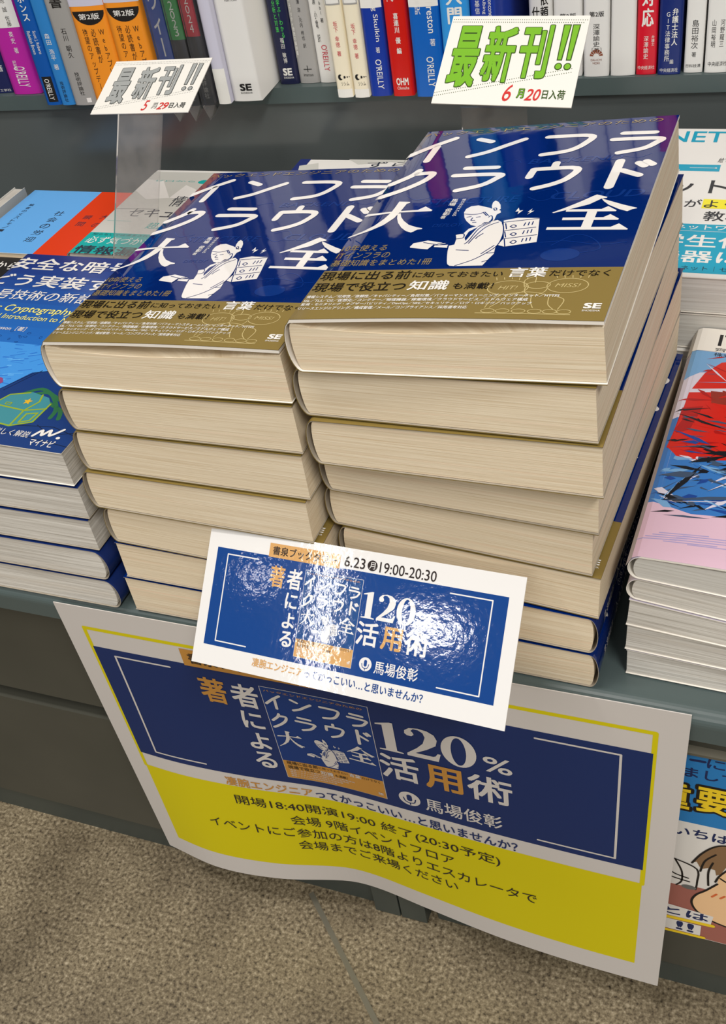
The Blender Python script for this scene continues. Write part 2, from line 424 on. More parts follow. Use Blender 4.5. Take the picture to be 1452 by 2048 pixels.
# wall shelf behind, turned a little
YW = math.atan2(0.0353, 0.6664)
wx, wy = -0.732, 0.849
def wallp(t, dpt=0.0): return (wx+t*math.cos(YW)-dpt*math.sin(YW), wy+t*math.sin(YW)+dpt*math.cos(YW))
SH = 0.500
unit = empty('wall_bookshelf', (*wallp(0.4), 0), (0, 0, YW))
def upart(name, build): return obj(name, build, unit)
b = Build(); b.box(-0.7, 0.004, CT, 0.75, 0.02, SH-0.014, 'panel_grey'); upart('back_panel', b)
b = Build(); b.box(-0.7, 0.0, SH-0.014, 0.75, 0.2, SH, 'counter_grey'); upart('shelf_board', b)
b = Build(); b.box(-0.7, 0.2, 0.0, 0.75, 0.22, 1.9, 'panel_grey'); upart('rear_board', b)
b = Build(); b.box(-0.7, 0.0, SH+0.30, 0.75, 0.2, SH+0.315, 'counter_grey'); upart('shelf_board', b)
tag(unit, 'dark grey wall shelf with a glossy panel behind the counter', 'bookshelf')

# ------------------------------------------------------------------ the navy infrastructure handbook: cover artwork
TITLE = [[(3.8,177.4),(14.3,188.7),(25.6,198.6)],[(17.5,188.3),(17.1,169.0)],[(41.1,195.0),(49.3,190.6)],[(41.1,171.9),(50.6,176.6),(59.3,183.9),(68.3,191.2)],[(81.7,192.0),(105.2,190.5),(104.3,180.8),(97.1,172.2),(83.4,168.7)],[(123.1,190.8),(139.7,189.6)],[(118.9,183.2),(143.0,181.6),(141.8,175.5),(136.4,169.6),(124.7,165.7)],[(17.0,156.7),(14.1,149.9),(5.6,140.2)],[(17.2,152.3),(26.2,152.2),(24.3,143.4),(15.7,133.2),(4.8,124.6)],[(44.4,156.6),(61.8,155.6)],[(40.2,147.8),(65.2,146.6),(64.6,141.1),(58.7,134.1),(46.8,129.1)],[(94.0,157.1),(94.0,151.4)],[(82.9,141.2),(83.5,149.2),(85.8,150.4),(106.1,149.5),(104.2,138.4),(97.7,131.7),(88.8,127.3)],[(127.5,155.4),(127.1,125.6)],[(130.2,144.2),(139.9,137.5)],[(137.4,152.1),(140.8,148.1)],[(141.0,153.6),(144.6,149.6)]]
MIN = [[(4.1,102.3),(4.8,105.0),(18.3,107.2),(32.1,108.0),(35.2,111.7),(40.4,107.2),(40.1,106.0),(23.0,105.7),(18.1,105.4)],[(18.0,118.8),(24.7,117.8),(24.7,116.6),(23.3,115.7),(22.8,107.6),(21.8,99.6),(18.5,92.2),(13.1,86.2),(7.6,81.8),(4.1,79.1),(3.3,79.7),(9.5,85.9),(13.6,91.9),(16.4,99.4),(17.8,106.1),(18.0,113.0)],[(22.1,104.2),(23.5,105.0),(25.5,100.3),(28.4,96.0),(32.7,91.4),(37.8,88.5),(41.3,87.3),(41.5,86.3),(39.0,85.8),(37.7,83.8),(36.6,82.9),(33.3,84.7),(29.6,88.5),(25.9,94.0),(23.6,99.1)],[(123.0,117.4),(128.7,114.3),(128.5,113.3),(126.2,112.8),(121.3,107.0),(112.3,102.2),(105.5,98.9),(104.7,99.4),(110.7,104.7),(116.6,110.5),(121.1,115.6)],[(126.2,112.8),(131.7,109.3),(137.8,105.4),(145.0,101.5),(145.1,101.0),(142.9,100.1),(141.0,98.2),(136.8,100.7),(130.9,105.7),(127.7,109.9)],[(111.3,99.9),(111.2,102.3),(128.3,101.5),(131.0,104.3),(135.8,99.6),(135.6,98.6)],[(111.4,91.1),(111.2,93.7),(130.8,92.8),(133.6,95.8),(138.5,90.8),(138.2,89.7)],[(105.8,81.6),(105.8,84.1),(136.1,82.8),(139.4,86.0),(144.5,80.3),(144.2,79.6)],[(122.0,99.8),(126.7,99.6),(126.9,82.7),(122.1,82.8)]]
FIGW = [[(58.7,103.0),(58.7,107.0),(60.6,109.8),(64.2,110.5),(67.6,108.9),(71.0,107.2),(74.0,105.1),(77.5,103.9),(78.4,101.6),(76.8,99.4),(77.1,93.4),(75.7,91.8),(72.6,91.4),(70.7,87.1),(66.5,88.8),(62.8,93.4),(60.6,97.3)],[(71.6,109.2),(71.1,113.3),(71.9,115.2),(73.9,113.7),(75.9,110.2),(77.2,105.6),(76.3,103.4),(74.6,104.0),(72.6,106.3)],[(70.4,88.2),(75.1,91.8),(78.9,93.5),(81.6,91.0),(84.0,85.6),(85.9,77.1),(86.3,69.9),(85.5,64.3),(86.4,58.8),(85.2,53.9),(83.9,47.6),(70.6,47.4),(66.9,48.0),(65.5,50.1),(63.0,59.1),(61.5,67.8),(63.9,68.8),(63.2,74.5),(61.7,78.8),(65.2,80.3),(66.5,85.1)],[(54.0,68.4),(60.7,68.8),(61.4,65.7),(54.0,66.9)],[(41.3,67.6),(42.0,71.3),(46.3,72.8),(48.7,73.8),(59.2,70.4),(55.5,68.9),(53.3,69.0),(51.8,64.6),(47.6,65.4),(41.8,66.8)],[(82.2,92.6),(88.8,95.1),(99.8,94.1),(100.9,88.2),(103.1,76.7),(104.2,69.5),(89.6,65.6),(85.9,67.4),(87.2,74.0)],[(86.4,106.2),(85.7,101.8),(87.4,102.2),(87.5,98.9),(89.4,103.2),(87.6,102.8)],[(93.7,104.6),(92.1,101.0),(93.5,101.2),(92.6,98.2),(95.2,102.1),(93.6,102.1)]]
FIGK = [[(61.0,67.8),(63.0,59.1),(65.7,50.1),(67.5,47.7)],[(70.5,47.7),(77.5,53.0),(82.6,59.9),(85.8,66.9),(85.9,76.1),(84.3,84.5),(82.0,90.5)],[(66.5,63.3),(72.8,62.5)],[(80.1,58.9),(84.3,66.9)],[(82.8,59.4),(86.1,59.8)],[(82.8,51.0),(85.1,52.5)],[(59.5,101.3),(63.8,100.3),(67.4,100.9),(69.4,102.5)],[(61.9,97.5),(63.9,98.1)],[(66.9,97.1),(68.8,97.5)],[(65.1,96.6),(65.0,94.0),(67.0,93.7)],[(66.5,91.6),(68.2,91.7)],[(73.3,96.8),(74.2,98.4),(75.5,96.2),(75.6,92.9),(75.1,91.8)],[(69.2,102.0),(71.8,98.5)],[(69.9,102.5),(72.8,98.5)],[(73.4,106.3),(74.4,106.8),(75.3,105.1),(74.6,104.0),(73.6,105.7)],[(70.7,87.1),(75.7,91.8),(75.9,95.1)],[(76.0,90.7),(71.8,84.9),(70.1,72.3),(68.9,69.2)],[(80.0,91.1),(75.4,86.9),(72.7,79.6),(70.8,69.7)],[(75.3,79.5),(73.6,76.4),(73.1,74.3)],[(61.6,79.3),(65.4,79.7),(66.3,75.5),(63.2,74.5)],[(85.5,81.8),(100.2,84.5)],[(87.6,73.5),(102.6,76.7)],[(84.1,89.3),(86.0,83.4)],[(85.8,80.8),(87.8,75.0)],[(87.5,73.5),(89.8,65.8)],[(82.0,90.5),(99.7,93.6)],[(55.1,70.0),(58.0,70.8)],[(47.2,71.7),(55.5,68.9)],[(51.8,64.6),(53.3,69.0)],[(87.2,86.0),(88.4,87.6),(90.2,86.2),(89.1,84.6),(87.2,86.0)],[(93.9,86.3),(94.0,89.5)],[(95.9,86.8),(95.8,90.0)],[(97.7,87.3),(97.6,90.5)],[(89.3,77.8),(90.4,79.4),(92.2,78.1),(91.2,76.4),(89.3,77.8)],[(95.4,78.1),(95.4,81.2)],[(97.4,78.6),(97.2,81.7)],[(99.1,79.0),(98.9,82.2)],[(91.3,69.7),(92.4,71.5),(94.2,70.3),(93.2,68.3),(91.3,69.7)],[(96.8,70.1),(96.8,73.1)],[(98.8,70.6),(98.5,73.6)],[(100.5,71.0),(100.2,74.1)]]
CHEST = [(67.1,75.5),(67.4,81.8),(70.8,86.5),(69.8,80.7),(68.5,72.3)]

def handbook_cover(white='white_ink', dark='navy_cover', gold='gold_ink', ghost='navy_ghost', detail=True):
    a = Art()
    if detail:
        for t, x0, y0, x1, y1 in (('BACKEND', 78, 157.5, 128, 163.5), ('STRUCTURE', 34, 113, 84, 120), ('DEPLOY', 46, 88, 62, 91.5), ('CLOUD', 100, 114, 146, 122)):
            a.text(t, x0, y0, x1, y1, ghost, 1, 0.02, shear=0.2)
        a.ell(118, 57, 9, 6, ghost, 1)
        for q in ([(106, 69), (118, 70), (134, 66), (146, 68)], [(112, 66), (121, 76), (130, 72), (135, 62), (124, 58)], [(88, 118), (96, 113), (103, 119), (99, 126), (91, 123)], [(128, 162), (136, 159), (142, 163)], [(20, 126), (27, 120), (36, 123)], [(60, 160), (70, 164), (74, 160)], [(8, 60), (14, 70), (9, 76)]):
            a.brush(q, 0.5, ghost, 1)
    for i, q in enumerate(TITLE): a.brush(q, 5.0 if i == 13 else 4.3, white, 2)
    for q in MIN: a.poly(q, white, 2)
    for q in FIGW: a.poly(q, white, 2)
    for q in FIGK: a.brush(q, 0.55 if detail else 0.8, dark, 3)
    a.poly(CHEST, dark, 3)
    a.text('バックエンドエンジニアのための', 4.6, 203.6, 141.5, 208.6, gold, 2, 0.012)
    if detail:
        a.text('10年使える', 5.2, 64.6, 29.3, 71.0, gold, 2, 0.012); a.text('ITインフラの', 5.2, 57.2, 33.4, 63.2, gold, 2, 0.012)
        a.text('基礎知識をまとめた1冊', 5.2, 49.4, 57.4, 55.8, gold, 2, 0.012)
        a.col('馬場 俊彰', 47.4, 119.3, 4.0, 4.2, white, 2, 0.02); a.col('著', 47.4, 100.2, 3.0, 3.4, white, 2, 0.01)
        a.col('株式会社', 53.2, 119.0, 2.4, 2.5, white, 2, 0.0); a.text('X-Tech5', 53.3, 99.5, 55.3, 108.8, white, 2, 0.0, -90)
    return a
def handbook_band(ink='black_ink', light='band_light', white='white_print', small=True):
    a = Art()
    a.text('現場に出る前', 5.2, 35.0, 51.4, 43.2, ink, 2, 0.018); a.text('に知っておきたい', 52.9, 36.2, 96.2, 41.6, ink, 2, 0.014)
    a.text('言葉', 98.6, 35.6, 116.2, 44.4, white, 3, 0.03); a.text('だけでなく', 117.6, 36.4, 144.3, 41.8, ink, 2, 0.014)
    a.text('現場で役立つ', 5.4, 24.2, 52.6, 32.6, ink, 2, 0.018); a.text('知識', 54.2, 24.4, 73.4, 33.2, white, 3, 0.03); a.text('も満載！', 75.8, 25.2, 94.6, 31.0, ink, 2, 0.016)
    if small:
        for t, x, y in (('情報システム／可用性／信頼性／キャパシティー／負荷対策／パフォーマンスチューニング／インターネット／HTTPS', 126.4, 18.0), ('SSL／TLS／OS／仮想化／コンテナー／物理機器／稼働環境／クラウドサービス／ミドルウェア構成', 113.4, 14.5), ('監視・モニタリング・オブザーバビリティ／DevOps／SRE／セキュリティ／ログ・ロギング／バックアップ', 115.8, 11.0), ('リリースエンジニアリング／構成管理／メール／コンプライアンス／採用選考対応', 88.0, 7.5)):
            a.text(t, 5.6, y, x, y+2.7, white, 3, 0.018)
        # faint line drawing behind the lettering
        a.ring(101.7, 26.2, 9.2, 6.2, 0.45, light, 1); a.ring(127.9, 28.2, 9.0, 6.2, 0.45, light, 1)
        a.text('HIT!', 97.5, 24.6, 106, 28.0, light, 1, 0.0, shear=0.2); a.text('MISS!', 122.5, 26.8, 133.5, 30.0, light, 1, 0.0, shear=0.2)
        for k in range(5): a.line([(95+k*3.4, 33.0+(k % 3)*0.6), (94.2+k*3.6, 35.4)], 0.4, light, 1); a.line([(122+k*3.4, 35.0), (121.2+k*3.6, 37.0)], 0.4, light, 1)
        a.ring(114.8, 28.6, 5.4, 3.0, 0.45, light, 1); a.brush([(109, 27), (108, 33), (112, 36), (113, 31)], 0.45, light, 1); a.brush([(109.5, 27), (110.5, 22), (114.5, 19.5), (118.8, 22.5), (119.6, 26.5)], 0.45, light, 1)
        for q in ([(104, 21), (111, 22.5), (118, 21.5)], [(104, 21), (101, 14), (98, 9)], [(111, 20), (109, 12), (108, 8)], [(114, 20), (115, 14), (117, 9)], [(118, 21), (124, 19), (129, 16), (128, 8)], [(100, 20), (97, 15), (96, 9)], [(122, 18), (123, 12), (126, 8)]): a.brush(q, 0.45, light, 1)
        for x in (98, 104.5, 111.5, 118.5, 125, 131): a.ring(x, 6.2, 3.0, 1.7, 0.4, light, 1, 14)
        a.line([(93, 4.2), (134, 4.0)], 0.5, light, 1)
    a.text('SE', 138.4, 9.0, 145.8, 13.4, white, 3, 0.07); a.text('SHOEISHA', 138.4, 6.7, 145.9, 8.1, white, 3, 0.01)
    return a
sp = Art()
sp.text('インフラ・クラウド大全', 70, 8, 165, 20, 'white_ink', 2, 0.01, 0)
sp.text('バックエンドエンジニアのための', 62, 21.5, 150, 25, 'white_ink', 2, 0.0, 0)
sp.text('馬場俊彰 著', 172, 10, 196, 18, 'white_ink', 2, 0.0, 0)

BW, BD, TS, TF = 0.149, 0.2113, 0.0287, 0.0315
ca, ba = handbook_cover(), handbook_band()
HB_TOP = BookKind(BW, BD, TS, TF, art=ca, band='band_gold', band_art=ba, lift=0.0012, th=0.0017, sag=0.0042, band_rim='band_gold')
HB = BookKind(BW, BD, TS, TF, art=ca, band='band_gold', band_art=ba, spine_art=sp, th=0.0003, inner='jacket_edge', band_rim='band_gold')

# right-hand pile, from the bottom: right front corner x,y; yaw; spine to the right?
RP = [(-0.0715, 0.3925, -0.020, True), (-0.0722, 0.3924, -0.030, True), (-0.0712, 0.3925, -0.062, False), (-0.0745, 0.3920, -0.066, False), (-0.0708, 0.3895, -0.052, False), (-0.0672, 0.3811, -0.026, False), (-0.0698, 0.3814, -0.042, False), (-0.0662, 0.3818, -0.008, False)]
RL = ['lowest handbook of the right-hand pile, on the counter edge, spine turned right',
      'second lowest handbook of the right-hand pile, rounded navy spine turned right',
      'third handbook from the bottom of the right-hand pile, widest navy and gold strip at right',
      'fourth handbook from the bottom of the right-hand pile, cream page edges facing front',
      'fifth handbook from the bottom of the right-hand pile, cream pages facing front',
      'third handbook from the top of the right-hand pile, gold cover strip showing at right',
      'second handbook from the top of the right-hand pile, directly under the uncovered top one',
      'navy handbook with whole gold-banded cover in view, topmost of the taller right-hand pile']
z, ti = CT+0.0002, 0.0
for (x, y, yaw, fl), lab in zip(RP, RL):
    a = yaw
    W_ = BW*math.cos(ti)
    loc = (x-W_*math.cos(a), y-W_*math.sin(a), z)
    (HB_TOP if lab is RL[-1] else HB).place('paperback_book', loc, a, ti, lab, group='navy handbooks in the right-hand pile', flip=fl)
    tl, tr = (TF, TS) if fl else (TS, TF)
    z += tl+(0.0005 if lab is RL[-2] else 0); ti += (tr-tl)/BW

# left-hand pile, from the bottom: left front corner
LPB = [(-0.3725, 0.3888, 0.0, True), (-0.3690, 0.3884, 0.004, True), (-0.3690, 0.3884, -0.006, False), (-0.3725, 0.3872, -0.008, False), (-0.3690, 0.3886, -0.010, False), (-0.3675, 0.3888, -0.010, False), (-0.3672, 0.3890, -0.010, False)]
LL = ['lowest handbook of the left-hand navy pile, on the counter beside white-paged books',
      'second lowest handbook of the left-hand navy pile, left of the leaning event sign',
      'third handbook from the bottom of the left-hand navy pile, rounded spine at left',
      'middle handbook of the left-hand navy pile, a gold line above its pages',
      'third handbook from the top of the left-hand navy pile',
      'second handbook from the top of the left-hand navy pile',
      'navy handbook with partly covered gold-banded cover, topmost of the lower left-hand pile']
z, ti = CT+0.0002, 0.0; LS = 0.972
for (x, y, yaw, fl), lab in zip(LPB, LL):
    (HB_TOP if lab is LL[-1] else HB).place('paperback_book', (x, y, z), yaw, ti, lab, group='navy handbooks in the left-hand pile', flip=fl, scale=(LS, LS, 1))
    tl, tr = (TF, TS) if fl else (TS, TF)
    z += tl+(0.0005 if lab is LL[-2] else 0); ti += (tr-tl)/(BW*LS)

# ------------------------------------------------------------------ other piles on the counter
def hue(key, rgb, rough=0.35, **k):
    if key not in MATS: mat(key, rgb, rough, **k)
    return key
for k, c in dict(c_navy=(22, 44, 104), c_blue=(36, 92, 168), c_sea=(70, 150, 226), c_sea2=(52, 122, 208), c_sea3=(96, 172, 236), c_deep=(26, 58, 120), c_teal=(66, 140, 150), c_green=(150, 170, 44), c_weed=(48, 110, 70), c_yel=(250, 240, 130), c_star=(230, 180, 40), c_line=(18, 34, 66), c_chip=(150, 70, 120)).items(): hue(k, c, 0.22, spec=0.5)
for i in range(12): hue('c_b%d' % i, tuple(p+(q-p)*(i/11)**1.3 for p, q in zip((40, 108, 190), (34, 48, 116))), 0.22, spec=0.5)
def crypto_cover():
    a = Art()
    for i in range(12): a.rect(0, 104+9.84*i, 177, 104+9.84*(i+1), 'c_b%d' % i, 1)
    a.rect(0, 40, 177, 104, 'c_sea', 1)
    r = random.Random(3)
    for i in range(190):
        x, y = r.uniform(2, 172), r.uniform(46, 103); a.line([(x, y), (x+r.uniform(2, 11), y+r.uniform(-1.5, 4))], r.uniform(0.3, 1.5), r.choice(('c_sea2', 'c_sea3', 'c_sea2')), 1.2+i*0.004)
    for i in range(26):
        x, y = r.uniform(30, 140), r.uniform(104, 118); a.ring(x, y, r.uniform(0.6, 1.6), r.uniform(0.6, 1.6), 0.3, 'c_navy', 1.8, 10)
    a.poly([(0, 0), (177, 0), (177, 70), (118, 76), (108, 73), (96, 52), (60, 40), (0, 44)], 'c_deep', 2)
    for q in ([(96, 52), (110, 73), (118, 76)], [(100, 52), (114, 76)], [(118, 18), (158, 22), (177, 16)], [(146, 22), (160, 14), (177, 20)], [(110, 8), (130, 12), (177, 6)], [(118, 76), (150, 70), (177, 52)]): a.line(q, 0.6, 'c_line', 2.5)
    for q in ([(116, 50), (126, 57), (138, 52), (150, 46)], [(120, 48), (134, 54), (148, 40), (150, 30)], [(140, 44), (152, 38), (156, 30)]): a.brush(q, 3.0, 'c_weed', 2.8)
    # sunken chest
    a.poly([(104, 40), (108, 48), (122, 53), (137, 49), (142, 43), (141, 24), (128, 17), (112, 20), (102, 26)], 'c_teal', 3)
    for q in ([(103, 37), (128, 34), (142, 38)], [(128, 34), (128, 18)], [(103, 26), (112, 20), (128, 18), (141, 24)], [(104, 40), (108, 48), (121, 52)], [(128, 34), (133, 44), (131, 51)], [(142, 43), (141, 24)], [(132, 31), (139, 33), (138, 25), (132, 22), (132, 31)]): a.line(q, 1.3, 'c_green', 4)
    a.poly([(125+(3.4 if i % 2 == 0 else 1.5)*math.sin(math.pi*i/5), 43+(3.4 if i % 2 == 0 else 1.5)*math.cos(math.pi*i/5)) for i in range(10)], 'c_star', 5)
    a.box_outline(111, 38, 115, 40, 0.7, 'c_green', 5)
    a.poly([(84, 66), (91, 64), (94, 60), (92, 56), (84, 58)], 'c_chip', 3)
    a.text('安全な暗号を', 1, 199, 128, 216, 'white_ink', 5, 0.03); a.text('どう実装するか', -2, 175, 148, 192, 'white_ink', 5, 0.03)
    a.text('暗号技術の新設計思想', 3, 157, 142, 170, 'white_ink', 5, 0.014)
    a.text('Serious Cryptography, 2nd Edition', -18 + 20, 139, 148, 150, 'c_yel', 5, 0.014, shear=0.1); a.text('A Practical Introduction to Modern Encryption', 6, 130, 150, 138, 'c_yel', 5, 0.0, shear=0.1)
    a.text('Jean-Philippe Aumasson［著］', 10, 117, 71, 123, 'white_ink', 5, 0.012)
    a.text('基礎から詳しく解説', 100, 9, 147, 15, 'white_ink', 5, 0.0)
    a.brush([(149.5, 11.5), (153, 17.5), (155, 13), (158.5, 18.5), (160.5, 13.5), (166.5, 20.5)], 1.9, 'white_ink', 5); a.ell(167, 12.5, 1.4, 1.2, 'white_ink', 5)
    a.text('マイナビ', 151, 3.0, 168, 9.4, 'white_ink', 5, 0.03)
    return a
csp = Art(); csp.text('どう実装するか', 30, 7, 90, 19, 'white_ink', 2, 0.02); csp.text('マイナビ', 4, 8, 22, 16, 'white_ink', 2, 0.02)
CTK = 0.0263
CK_TOP = BookKind(0.177, 0.222, CTK, CTK, cover='c_navy', pages='white_pages', art=crypto_cover(), lift=0.0012, r=0.005, th=0.0007)
CK = BookKind(0.177, 0.222, CTK, CTK, cover='c_navy', pages='white_pages', spine_art=csp, r=0.007, th=0.0003, inner='jacket_edge')
z = CT+0.0002
for i, (xr, y, fl, lab) in enumerate([(-0.3808, 0.3872, True, 'lowest white-paged book of the far left pile, rounded blue spine turned right'), (-0.3805, 0.3870, True, 'second lowest white-paged book of the far left pile, blue spine turned right'), (-0.3818, 0.3876, False, 'middle white-paged book of the far left pile, straight edges at its right'), (-0.3800, 0.3880, False, 'second white-paged book from the top of the far left pile'), (-0.3812, 0.3885, False, 'blue underwater treasure chest book lying topmost on the far left pile')]):
    (CK_TOP if i == 4 else CK).place('paperback_book', (xr-0.177, y, z), 0.0 if i < 4 else -0.004, 0, lab, group='blue cryptography books in the far left pile', flip=fl)
    z += CTK

# pile with the red and blue cover on the right
for k, c in dict(i_red=(214, 34, 20), i_red2=(176, 20, 16), i_brick=(150, 50, 36), i_blue=(58, 122, 196), i_blue2=(30, 70, 150), i_sky=(120, 170, 216), i_ink=(20, 22, 30), i_slate=(66, 84, 110), i_pink=(226, 190, 208), i_lil=(176, 164, 208), i_pale=(222, 214, 228)).items(): hue(k, c, 0.25, spec=0.5)
def it_cover():
    a = Art(); r = random.Random(11)
    a.rect(0, 0, 149, 192, 'i_pale', 1); a.poly([(2, 120), (70, 140), (149, 120), (149, 30), (2, 36)], 'i_blue', 1.5)
    a.poly([(2, 44), (24, 38), (60, 42), (149, 36), (149, 0), (2, 0)], 'i_pink', 2)
    a.poly([(9, 168), (30, 172), (60, 176), (149, 180), (149, 188), (2, 192), (2, 160)], 'i_sky', 2)
    a.poly([(7, 150), (12, 168), (20, 181), (34, 187), (60, 188), (90, 178), (92, 160), (40, 158)], 'i_red', 2.5)
    a.poly([(6, 146), (40, 154), (92, 150), (96, 110), (70, 92), (40, 88), (20, 83), (9, 84), (3, 92), (5, 118)], 'i_red', 2.6)
    a.poly([(18, 150), (60, 153), (80, 146), (50, 138), (20, 138)], 'i_brick', 3)
    a.poly([(5, 130), (16, 134), (12, 110), (4, 104)], 'i_red2', 3)
    def splinter(x, y, L_, t, w, m, l):
        c, n = math.cos(t), math.sin(t); k = r.uniform(0.15, 0.85); w1, w2 = w*r.uniform(0.3, 1), w*r.uniform(0.3, 1)
        a.poly([(x, y), (x+c*L_*k+n*w1, y+n*L_*k-c*w1), (x+c*L_, y+n*L_), (x+c*L_*(k-0.1)-n*w2, y+n*L_*(k-0.1)+c*w2)], m, l)
    for i in range(150):
        splinter(r.uniform(1, 90), r.uniform(40, 86), r.uniform(4, 22), r.uniform(-0.5, 0.9), r.uniform(0.5, 3.2), r.choice(['i_ink', 'i_blue2', 'i_slate', 'i_sky', 'i_ink', 'i_pale', 'i_blue', 'i_blue2']), 3.2+0.008*i)
    for i in range(90):
        splinter(r.uniform(1, 90), r.uniform(86, 184), r.uniform(4, 26), r.uniform(-1.0, 0.5), r.uniform(0.4, 2.2), r.choice(['i_red2', 'i_red', 'i_brick', 'i_red2', 'i_red', 'i_slate', 'i_ink']), 3.2+0.008*i)
    for i in range(40):
        splinter(r.uniform(1, 60), r.uniform(84, 130), r.uniform(5, 20), r.uniform(-0.4, 0.4), r.uniform(0.5, 2.0), r.choice(['i_ink', 'i_slate', 'i_blue2']), 4.0+0.008*i)
    for x, y, L_, t, w, m in ((3, 124, 32, -0.32, 2.2, 'i_ink'), (3, 108, 24, -0.4, 2.4, 'i_blue2'), (3, 91, 24, 0.3, 1.2, 'i_slate'), (8, 45, 38, 1.15, 3.6, 'i_ink'), (6, 44, 36, 1.15, 0.7, 'i_sky'), (8, 46, 56, 0.28, 1.8, 'i_slate'), (9, 45, 54, 0.22, 0.7, 'i_pale'), (22, 90, 24, 0.3, 3.4, 'i_ink'), (16, 80, 24, 0.5, 2.4, 'i_ink'), (11, 178, 24, -0.85, 0.8, 'i_pale'), (22, 160, 24, 0.14, 0.7, 'i_pale'), (8, 157, 40, 0.2, 1.2, 'i_sky'), (4, 35, 12, 0.3, 2.4, 'i_ink'), (10, 34, 24, 0.1, 1.2, 'i_slate'), (34, 38, 18, 0.25, 2.0, 'i_ink'), (3, 66, 22, 0.3, 4.0, 'i_slate')): splinter(x, y, L_, t, w, m, 4.6)
    for i in range(9): a.line([(2+3*i, 14+2*(i % 4)), (20+5*i, 16+2.2*(i % 4))], 0.7, 'i_lil', 3)
    a.rect(0, 192, 149, 218, 'paper_white', 4)
    a.text('ITリスク', 15, 198, 76, 214, 'i_ink', 5, 0.03)
    a.text('齊藤 慎仁', 14, 192.5, 46, 196.5, 'i_ink', 5, 0.0); a.text('株式会社', 14.2, 187, 36, 191, 'i_ink', 5, 0.0)
    return a
IK_TOP = BookKind(0.149, 0.216, 0.0165, 0.0215, cover='i_pale', pages='grey_pages', art=it_cover(), lift=0.0022, r=0.0055, th=0.0012, inner='paper_white')
IK = BookKind(0.149, 0.216, 0.0165, 0.0215, cover='i_pale', pages='white_pages', r=0.0055)
z, ti = CT+0.0002, 0.0
for i, (x, y, fl, lab) in enumerate([(-0.0583, 0.4073, True, 'lowest book of the right-edge pile, grey-white page edges on the counter'), (-0.0592, 0.4064, True, 'second lowest book of the right-edge pile, grey-white page edges'), (-0.0588, 0.4048, True, 'middle book of the right-edge pile, straight page edges at its left'), (-0.0592, 0.4046, False, 'second book from the top of the right-edge pile, rounded spine at left'), (-0.0585, 0.4034, False, 'white, red and blue wreckage-painting cover topmost on the right-edge pile')]):
    (IK_TOP if i == 4 else IK).place('paperback_book', (x, y, z), -0.03, ti, lab, group='books in the pile at the right edge', flip=fl)
    tl, tr = (0.0215, 0.0165) if fl else (0.0165, 0.0215); z += tl; ti += (tr-tl)/0.149

# white and teal pile behind it
for k, c in dict(n_teal=(0, 160, 192), n_yel=(250, 236, 40), n_ink=(34, 34, 40), n_white=(238, 234, 228)).items(): hue(k, c, 0.35)
def net_cover():
    a = Art()
    a.text('NETWORK', 46, 201, 164, 221, 'n_teal', 2, 0.02)
    a.rect(10, 151, 91, 162, 'n_teal', 1); a.line([(70, 156.5), (88, 156.5)], 0.5, 'n_white', 2); a.ell(88, 156.5, 1, 1, 'n_white', 2)
    a.text('ネットワーク', 34, 115, 172, 137, 'n_ink', 2, 0.02); a.text('絵で見て', 88, 166, 104, 174, 'n_ink', 2, 0.0, 0, 0.3)
    a.rect(86, 93, 120, 107, 'n_yel', 1); a.text('がよくわかる', 74, 94, 146, 106, 'n_ink', 2, 0.016); a.text('教科書', 89, 75, 131, 89, 'n_ink', 2, 0.016)
    a.rect(0, 5, 182, 70, 'n_teal', 1); a.line([(0, 60), (182, 60)], 0.4, 'n_white', 2)
    a.text('ネットワーク超入門', 72, 62, 150, 69, 'n_white', 2, 0.016); a.text('学生使用', 62, 38, 142, 55, 'n_white', 2, 0.03); a.text('機器は今', 62, 18, 142, 34, 'n_white', 2, 0.03)
    a.text('ネット｜セキュリティ｜クラウド', 84, 8, 172, 14, 'n_ink', 2, 0.0)
    return a
NTK = 0.0269
NK_TOP = BookKind(0.182, 0.226, NTK, NTK, cover='n_white', pages='grey_pages', art=net_cover(), lift=0.0)
NK = BookKind(0.182, 0.226, NTK, NTK, cover='n_white', pages='grey_pages')
z = CT+0.0002
for i, lab in enumerate(['lowest book of the white and teal pile behind the right-edge pile', 'second lowest book of the white and teal pile at back right', 'middle book of the white and teal pile at back right', 'second book from the top of the white and teal pile at back right', 'white and teal networking book lying topmost at the back right']):
    (NK_TOP if i == 4 else NK).place('paperback_book', (-0.149+0.001*(i % 2), 0.6225-0.001*(i % 3), z), -0.01, 0, lab, group='white and teal books at back right')
    z += NTK

